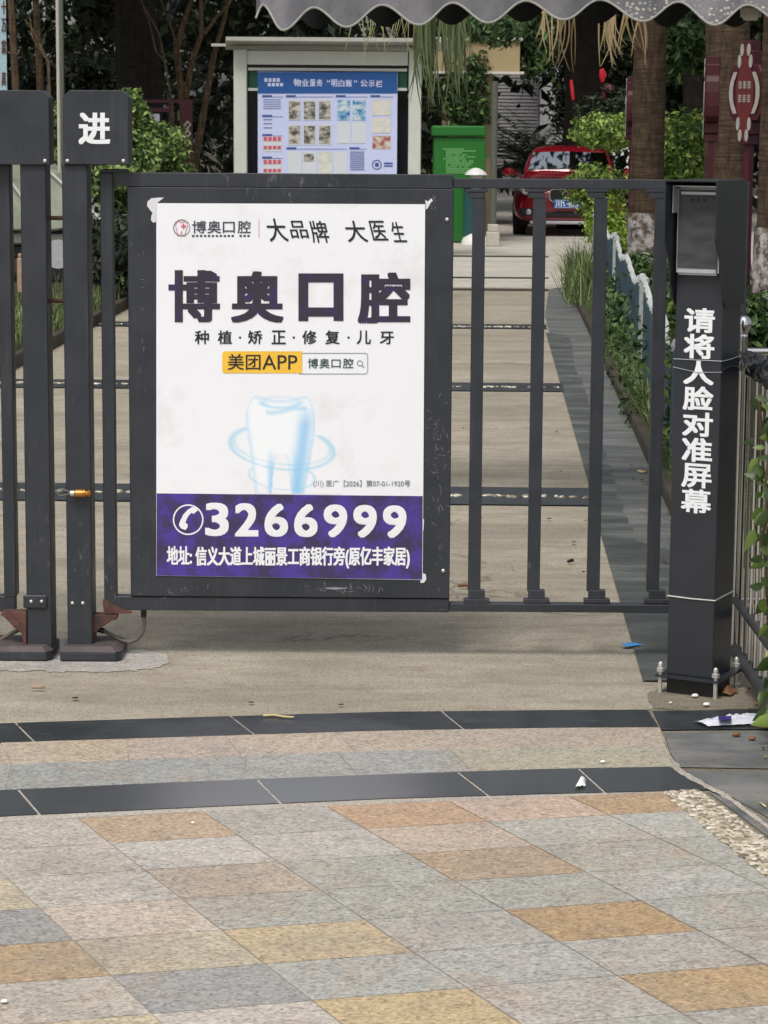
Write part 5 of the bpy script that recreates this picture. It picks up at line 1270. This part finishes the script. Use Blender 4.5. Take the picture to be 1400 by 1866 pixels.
woody('bare_shrub', 'thin bare twigs between the banner and the white pole', [PP([(95, 330, 0), (88, 112, 0), (60, 55, .1), (45, 35, .1)], 25.5), PP([(88, 112, 0), (60, 70, .1), (52, 20, .1)], 25.5)], (.02, .014), 'bark', cat='shrub')
for px, Y, r, mt_, lab in ((25, 30, .045, 'bark', 'thin brown trunk next to the pale blue banner'), (70, 31, .045, 'bark', 'thin brown trunk between the banner and the white pole'), (250, 33, .30, 'dark_bark', 'thick very dark trunk behind the gate post with the character'), (1062, 40, .30, 'dark_bark', 'dark trunk behind the red ribbon'), (740, 41, .2, 'dark_bark', 'dark trunk behind the right side of the notice board')):
    a = P(px, 200, Y); t = woody('tree', lab, [[(a.x, Y, -.02), (a.x + .03, Y, 2), (a.x - .05, Y, 4), (a.x + .1, Y + .1, 6.5)]], (r * 1.3,), mt_, seed=int(px),
              leaves=[(a.x, Y, 6.3, 1.9, 1.9, 1.5, 1500), (a.x + .9, Y + .5, 5.4, 1.2, 1.2, .8, 600), (a.x - 1.0, Y - .3, 5.7, 1.2, 1.2, .8, 600)], lmat='leaf_shade', size=.22)

# clipped and loose shrubs
def shrub(name, label, clumps, size, mat, seed, cat='shrub', shell=.55):
    m = leaf_cloud(clumps, size, seed, shell=shell); return single(m, name, M[mat], label, cat, recalc=False)
Ys = 30
c = P(196, 336, Ys); shrub('round_shrub', 'round clipped green shrub behind the gate post with the character', [(c.x, Ys, c.z, 1.0, 1.0, 1.0, 22000), (c.x, Ys, c.z, .8, .8, .8, 5000), (c.x - .45, Ys + .3, c.z + .5, .5, .5, .42, 3500)], .088, 'leaf_box', 3, shell=.8)
c = P(215, 440, 20); shrub('shrub', 'dark loose shrub low behind the left end of the gate', [(c.x, 21.5, .45, .6, .6, .5, 1800), (c.x + 1.0, 22, .4, .7, .6, .5, 1500)], .1, 'leaf_shade', 5, shell=.2)
def cl(px, py, Y, rx, ry, rz, n): a = P(px, py, Y); return (a.x, a.y, a.z, rx, ry, rz, n)
shrub('hedge', 'bright clipped hedge left of the whitewashed palm', [cl(1112, 240, 29, .44, .6, .22, 3600), cl(1160, 238, 29.5, .35, .5, .2, 2000), cl(1080, 250, 29, .22, .3, .14, 700)], .06, 'leaf_hedge', 7)
shrub('hedge', 'tall glossy hedge between the two palm trunks', [cl(1240, 280, 27, .42, .6, .46, 4200), cl(1215, 310, 26.5, .35, .5, .4, 2200), cl(1275, 300, 27.5, .4, .5, .5, 2200)], .075, 'leaf_hedge', 8)
shrub('shrub', 'small round shrub overlapping the bonnet of the red car', [cl(1078, 330, 28, .28, .3, .21, 1500), cl(1062, 350, 28, .22, .25, .22, 800), cl(1110, 345, 28, .3, .3, .25, 1000), cl(1085, 385, 28, .2, .3, .25, 600)], .06, 'leaf_hedge', 9, shell=.3)
shrub('shrub', 'yellow green leafy shrub beside the whitewashed palm', [cl(1106, 410, 27, .26, .3, .3, 1500), cl(1122, 450, 26.5, .22, .25, .25, 900)], .07, 'leaf_bright', 10, shell=.15)
shrub('shrub', 'dark low shrub at the foot of the whitewashed palm', [cl(1170, 500, 22, .3, .35, .2, 1300), cl(1205, 520, 21, .3, .3, .22, 1100), cl(1240, 540, 19, .3, .3, .3, 1100), cl(1290, 540, 17, .35, .3, .3, 1100), cl(1380, 600, 13, .3, .3, .25, 800)], .075, 'leaf_tree', 11, shell=.15)
shrub('shrub', 'dark tangled shrub round the red lantern and ribbon', [cl(1060, 120, 44, .7, .6, .7, 1500), cl(1120, 150, 44, .8, .6, .9, 1800), cl(1190, 120, 45, .8, .6, .9, 1500), cl(1260, 180, 45, .9, .6, 1.0, 1800), cl(1040, 200, 46, .5, .5, .6, 900)], .15, 'leaf_shade', 17, shell=.1)
shrub('shrub', 'dark dull green shrub above the bright hedge', [cl(1120, 195, 33, .5, .5, .25, 1400), cl(1090, 205, 33, .35, .4, .2, 700)], .08, 'leaf_shade', 12, shell=.3)
shrub('climbing_plant', 'dark leaves climbing the middle of the picket fence', [cl(1112 + 63 * t, 560 + 200 * t, 17.5 - 4.6 * t, .14, .3, .2, 150) for t in (0, .15, .3, .45, .6, .75, .9, 1)] + [cl(1108 + 60 * t, 500 + 150 * t, 17.3 - 4.4 * t, .1, .25, .13, 60) for t in (.1, .35, .6, .85)], .055, 'leaf_tree', 13, shell=.05, cat='climbing plant')
shrub('climbing_plant', 'green leaves climbing the near picket panel left of the face terminal', [cl(1228 - 4 * t, 600 + 230 * t, 10.8, .045, .06, .14, 45) for t in (0, .25, .5, .75, 1)], .06, 'leaf_vine', 14, shell=.05, cat='climbing plant')
# cycad
cx_, cy_ = P(978, 290, 42).x, 42.0; V = MB(); rgc = random.Random(6)
for k in range(80):
    a = rgc.random() * 6.283; el = rgc.uniform(-.2, 1.2); Ln = rgc.uniform(1.2, 1.75)
    for i in range(24):
        s = i / 23; rr = Ln * s * math.cos(el * (1 - .35 * s)); zz = .95 + Ln * s * math.sin(el) - .55 * s * s
        p = Vector((cx_ + rr * math.cos(a), cy_ + rr * math.sin(a), zz)); sd_ = Vector((-math.sin(a), math.cos(a), .25)); fd = Vector((math.cos(a), math.sin(a), .1))
        ll_ = .24 * math.sin(math.pi * min(.97, s * .9 + .08)) + .03
        for sg in (-1, 1): V.add([p - fd * .036, p + fd * .036, p + Vector((sd_.x * sg, sd_.y * sg, .12)) * ll_ + fd * ll_ * .6], [(0, 1, 2)])
cy = thing('cycad', 'dark spreading cycad behind the red car', 'cycad', (cx_, cy_, .005)); build(V, 'fronds', M['leaf_cycad'], cy, recalc=False)
m = MB(); m.tube([(cx_, cy_, 0), (cx_, cy_, .5), (cx_, cy_, 1.05)], [.24, .22, .15], 12); build(m, 'trunk', M['dark_bark'], cy, smooth=True)

# buildings far behind
YH = 58
hb = thing('grey_building', 'grey louvred building wall showing between the trees above the cycad', 'building', (P(940, 200, YH).x, YH + 3, 0))
m = MB(); m.bpx(880, -260, 984, 480, YH, 6); build(m, 'wall', M['louvre'], hb)
m = MB()
for k in range(92): z = .3 + .08 * k; x0, x1, _, _ = rect(880, 0, 984, 100, YH - .06); m.box(x0, x1, YH - .06, YH - .005, z, z + .055)
build(m, 'louvre', M['louvre'], hb)
wb_ = thing('white_building', 'white building wall glimpsed between the dark trees', 'building', (P(1100, 200, 62).x, 65, 0))
m = MB(); m.bpx(986, -260, 1300, 480, 62, 6); wl = build(m, 'wall', M['white_wall'], wb_)
for px in (1040, 1100, 1160, 1220):
    for py in (-60, 120): m = MB(); m.bpx(px, py, px + 34, py + 80, 61.97, .02); build(m, 'window', M['dark_glass'], wb_)

# the wood behind: one mass, plus nearer trees with crowns of their own
rgw = random.Random(21); clm = []
for k in range(150):
    x = rgw.uniform(-17, 14); y = rgw.uniform(44, 57); z = rgw.uniform(.3, 8.0)
    if 2.15 < x < 3.75 and z < 4.5: continue
    clm.append((x, y, z, rgw.uniform(1.2, 2.4), rgw.uniform(.9, 1.6), rgw.uniform(1.0, 1.8), 420))
m = leaf_cloud(clm, .34, 77, shell=.25); tag(build(m, 'far_wood', M['leaf_shade'], recalc=False), kind='stuff')
under = []
for k in range(90):
    x = rgw.uniform(-11, .6); y = rgw.uniform(35, 43); under.append((x, y, rgw.uniform(.2, 4.6), rgw.uniform(.7, 1.3), .7, rgw.uniform(.6, 1.1), 300))
m = leaf_cloud(under, .2, 78, shell=.1); tag(build(m, 'undergrowth', M['leaf_shade'], recalc=False), kind='stuff')

crown = None
def bigtree(x, y, h, r, label, seed):
    global crown
    rg = random.Random(seed); t = thing('shade_tree', label, 'tree', (x, y, 0.0), rg.random() * 6.28, 'tall trees over the drive')
    m = MB(); m.tube([(0, 0, -.05), (.05, 0, h * .3), (-.05, .08, h * .6), (0, 0, h * .85)], [.2, .16, .12, .06], 10)
    for k in range(6):
        a = k * 1.05; m.tube([(0, 0, h * (.45 + .05 * k)), (r * .4 * math.cos(a), r * .4 * math.sin(a), h * (.6 + .05 * k)), (r * .8 * math.cos(a), r * .8 * math.sin(a), h * (.7 + .05 * k))], [.07, .05, .02], 6)
    lbuild(m, 'trunk', M['dark_bark'], t, smooth=True)
    if crown is None:
        cl_ = []
        for k in range(26):
            a = rg.random() * 6.28; d = math.sqrt(rg.random()) * .8; cl_.append((d * math.cos(a), d * math.sin(a), rg.uniform(-.42, .5) * (1.1 - d * .6), rg.uniform(.2, .34), rg.uniform(.2, .34), rg.uniform(.14, .24), 520))
        crown = lbuild(leaf_cloud(cl_, .07, 91, shell=.2), 'crown', M['leaf_tree'], t, recalc=False); c = crown
    else:
        c = crown.copy(); COL.objects.link(c); c.parent = t
    c.location = (0, 0, h * .86); c.scale = (r, r, r * .85)
    return t
for i, (x, y, h, r) in enumerate(((-8.5, 24, 7.5, 3.6), (-6.0, 33, 7.6, 3.8), (-10, 38, 8, 4.2), (-2.2, 40, 7.8, 3.6), (6.4, 22, 7.2, 3.4), (7.4, 31, 7.6, 3.8), (4.6, 38, 6.6, 3.0), (9, 42, 8, 4.2), (1.6, 48, 8.6, 3.6), (-5, 48, 9, 4.4), (5.6, 50, 8.4, 3.8))):
    lab = ['leafy shade tree standing left of the drive beside the pale car', 'leafy shade tree left of the drive behind the notice board', 'leafy shade tree farthest left in the dark wood', 'leafy shade tree behind the notice board roof', 'leafy shade tree right of the palm trunks', 'leafy shade tree right of the drive level with the green bin', 'leafy tree with low crown above the red lantern', 'leafy shade tree farthest right behind the palms', 'tall shade tree behind the cycad', 'tall shade tree in the middle of the dark wood', 'tall shade tree before the white building'][i]
    bigtree(x, y, h, r, lab, 50 + i)
shrub('tree_bough', 'drooping leafy bough hanging between the two palm trunks', [cl(1245, 60, 26, .35, .5, .4, 1500), cl(1220, 110, 26, .22, .4, .25, 700), cl(1270, 110, 26.4, .25, .4, .2, 500)], .11, 'leaf_tree', 15, cat='bough', shell=.1)
shrub('tree_bough', 'leafy bough above the beige beam', [cl(900, 52, 34, .5, .5, .25, 900), cl(975, 90, 36, .35, .4, .5, 900), cl(960, 40, 36, .5, .5, .3, 700)], .12, 'leaf_tree', 16, cat='bough', shell=.1)

# ================================================================== GRASS, VINES, LITTER
rgg = random.Random(2); bs = []
for k in range(17000):
    t = rgg.random(); i = min(len(OR) - 4, int(t * (len(OR) - 4))); a, b = OR[i], OR[i + 1]; p = a.lerp(b, rgg.random())
    off = abs(rgg.gauss(.03, .14)); bs.append((p.x + off, p.y + rgg.uniform(-.1, .1), .055))
for k in range(4200):
    p = OR[-4].lerp(OR[-3], rgg.random()); bs.append((p.x + abs(rgg.gauss(.0, .22)), p.y + rgg.uniform(-2.2, .4), .055))
for k in range(5000):
    i = rgg.randrange(len(OL) - 2); p = OL[i].lerp(OL[i + 1], rgg.random()); bs.append((p.x - abs(rgg.gauss(.15, .35)), p.y, .07))
tag(build(blades(bs, .15, .0035, 4, 1.1), 'grass', M['grass'], recalc=False), kind='stuff')
tl_ = []
for k in range(900):
    a = G(rgg.uniform(1036, 1086), rgg.uniform(505, 560), .05); tl_.append((a.x + rgg.uniform(-.05, .1), a.y + rgg.uniform(-.5, .5), .055))
m = blades(tl_, .40, .005, 9, 1.2); single(m, 'grass_tuft', M['grass'], 'tall tuft of grass at the far end of the kerb', 'grass tuft', recalc=False)

vn = thing('climbing_vine', 'green vine climbing over the steel fence at the right edge', 'vine', (P(1395, 1200, 6.1).x, 6.1, 0.01))
m = MB(); rgv = random.Random(14); V = MB()
def vleaf(p, L, a, dr):
    d = Vector((math.cos(a), math.sin(a) * .6, -dr)).normalized(); s = d.cross(Vector((rgv.uniform(-.5, .5), -1, rgv.uniform(-.2, .9)))).normalized(); n = d.cross(s); w_ = L * .27
    pts = [p, p + d * L * .28 + s * w_ + n * w_ * .25, p + d * L * .62 + s * w_ * .8 + n * w_ * .2 - Vector((0, 0, L * .05)), p + d * L - Vector((0, 0, L * .18)), p + d * L * .62 - s * w_ * .8 + n * w_ * .2 - Vector((0, 0, L * .05)), p + d * L * .28 - s * w_ + n * w_ * .25, p + d * L * .45 - n * w_ * .05]
    V.add(pts, [(0, 1, 6), (1, 2, 6), (2, 3, 6), (3, 4, 6), (4, 5, 6), (5, 0, 6)])
for k in range(6):
    pts = []; x0 = 1398 + rgv.uniform(-4, 55)
    for i in range(12):
        s = i / 11; pts.append(P(x0 + 14 * math.sin(s * 5 + k) + rgv.uniform(-4, 4), 1290 - 560 * s, 6.05 + .12 * math.sin(3 * s + k)))
    m.tube(pts, .0035, 6)
    for p in pts:
        for q in range(4): vleaf(p + Vector((rgv.uniform(-.02, .03), rgv.uniform(-.05, .05), rgv.uniform(-.03, .03))), rgv.uniform(.03, .068), rgv.uniform(0, 6.28), rgv.uniform(-.3, 1.3))
build(m, 'stem', M['stem'], vn, smooth=True); build(V, 'foliage', M['leaf_vine'], vn, smooth='all', recalc=False)

def crumple(name, mat, pts, hgt, seed, label, cat, z=.009, n=10):
    """a small crumpled sheet on the ground inside a pixel quadrilateral"""
    rg = random.Random(seed); a, b, c, d = [G(x, y, z) for x, y in pts]; m = MB()
    for j in range(n + 1):
        for i in range(n + 1):
            u, v = i / n, j / n; p = a.lerp(b, u).lerp(d.lerp(c, u), v)
            e = math.sin(math.pi * u) * .6 + .4; m.v.append((p.x + rg.uniform(-.002, .002), p.y + rg.uniform(-.002, .002), z + hgt * e * math.sin(math.pi * min(.99, max(.01, v))) * rg.uniform(.3, 1.0) + .001))
    m.f = [(j * (n + 1) + i, j * (n + 1) + i + 1, (j + 1) * (n + 1) + i + 1, (j + 1) * (n + 1) + i) for j in range(n) for i in range(n)]
    return single(m, name, M[mat], label, cat, smooth='all')
bag = crumple('plastic_bag', 'film', [(1264, 1316), (1392, 1300), (1404, 1318), (1290, 1324)], .02, 1, 'flattened white plastic bag with a purple print by the vine', 'litter', .0095, 14)
bl = bag.location
m = MB(); q = [G(x, y, .0115) for x, y in ((1309, 1316), (1333, 1315), (1333, 1322), (1310, 1323))]; m.add([(p.x, p.y, .027) for p in q] + [(p.x, p.y, .0265) for p in q], [(0, 1, 2, 3), (4, 7, 6, 5)]); build(m, 'print', M['purple_film'], bag)
crumple('plastic_scrap', 'blue_film', [(1129, 1176), (1150, 1172), (1173, 1175), (1140, 1179)], .008, 2, 'small blue plastic scrap on the dark margin under the gate', 'litter', .009, 6)
crumple('tissue', 'tissue', [(1049, 1437), (1056, 1423), (1069, 1422), (1066, 1434)], .02, 3, 'white crumpled tissue on the nearer black strip', 'litter', .009, 6)
for k, (x, y, r, mt_, lab) in enumerate(((1288, 1285, .009, 'tissue', 'white pebble near the terminal foot'), (1222, 1281, .004, 'tissue', 'tiny white pebble left of the larger one'), (1267, 1269, .009, 'tissue', 'white scrap against the terminal base'), (1099, 1389, .006, 'tissue', 'small white pebble on the yellowish paving band'), (352, 1500, .004, 'tissue', 'tiny white pebble on the brown paving tile'), (8, 1826, .006, 'tissue', 'small white pebble at the bottom left corner'),
                                    (1342, 1340, .010, 'dry_leaf', 'dark seed pod right of the plastic bag'), (1371, 1347, .009, 'dry_leaf', 'dark seed pod nearer the vine'), (137, 1272, .008, 'black_trim', 'black gum spot on the concrete left of the gate'), (458, 1280, .007, 'black_trim', 'black gum spot before the poster'), (622, 1284, .007, 'black_trim', 'black gum spot right of the straw'))):
    p = G(x, y, .008); m = MB(); fl = .25 if mt_ == 'black_trim' else .8
    m.lathe(p, [(r * .8, 0), (r, r * .3 * fl), (r * .8, r * .8 * fl), (r * .3, r * fl)], 9); m.v = [(v[0] + .15 * (v[0] - p.x) + .2 * (v[1] - p.y), v[1], v[2]) for v in m.v]; single(m, 'scrap' if 'scrap' in lab else 'gum_spot' if 'gum' in lab else 'seed_pod' if 'pod' in lab else 'pebble', M[mt_], lab, 'litter', smooth='all')
for pts, r, mt_, nm, lab, ct in (([(480, 1304), (500, 1303), (518, 1306), (536, 1307)], .0025, 'straw', 'straw', 'pale piece of straw on the farther black strip', 'litter'), ([(58, 1252), (82, 1252)], .005, 'tan', 'cigarette_end', 'tan cigarette end on the concrete left of the gate', 'litter'), ([(836, 1067), (850, 1066), (854, 1068)], .006, 'dry_leaf', 'dry_leaf', 'dry curled leaf behind the first open bar', 'leaf'), ([(1164, 858), (1172, 860), (1180, 859)], .006, 'straw', 'dry_leaf', 'yellow dry leaf on the slate margin', 'leaf'), ([(1385, 1462), (1396, 1470)], .002, 'straw', 'straw', 'short pale stalk on the slate apron', 'litter'), ([(1036, 1023), (1044, 1021)], .006, 'black_trim', 'dry_leaf', 'dark curled leaf behind the second open bar', 'leaf')):
    m = MB(); m.tube([G(x, y, .008 + r) for x, y in pts], r, 7); single(m, nm, M[mt_], lab, ct, smooth='all')
crumple('dry_leaf', 'dry_leaf', [(1310, 1266), (1325, 1258), (1345, 1260), (1330, 1268)], .025, 5, 'heap of red brown dry leaves beside the terminal foot', 'leaf', .008, 7)

m = leaf_cloud([(1.55, 6.2, .55, .45, .5, .55, 900), (1.75, 7.4, .5, .5, .6, .5, 900), (1.6, 5.2, .6, .45, .5, .6, 700), (2.1, 6.6, .8, .5, .6, .7, 700)], .075, 19, shell=.1)  # shrub out of view, added to keep sky light off the terminal's side
single(m, 'shrub', M['leaf_tree'], 'unseen leafy shrub added behind the steel fence to shade the terminal', 'shrub', recalc=False)

rl_ = random.Random(33); m = MB()
for k in range(170):
    if k < 110: x, y, z = rl_.uniform(.92, 1.28), rl_.uniform(5.5, 6.95), .008
    elif k < 140: p = kr[0].lerp(kr[2], rl_.random()); x, y, z = p.x - abs(rl_.gauss(0, .05)), p.y, .012
    else: x, y, z = rl_.uniform(-1.4, .9), rl_.uniform(7.6, 13), .008
    a = rl_.random() * 6.28; L = rl_.uniform(.012, .034); w_ = L * .32; ca, sa = math.cos(a), math.sin(a)
    pt = lambda u, v, h: (x + u * ca - v * sa, y + u * sa + v * ca, z + h)
    m.add([pt(-L / 2, 0, .002), pt(0, w_, .006), pt(L / 2, 0, .003), pt(0, -w_, .005), pt(0, 0, .001)], [(0, 4, 1), (1, 4, 2), (2, 4, 3), (3, 4, 0)])
tag(build(m, 'leaf_litter', leafmat('fallen_leaf', (70, 50, 34), (120, 88, 58), (176, 146, 92), .1), recalc=False), kind='stuff')
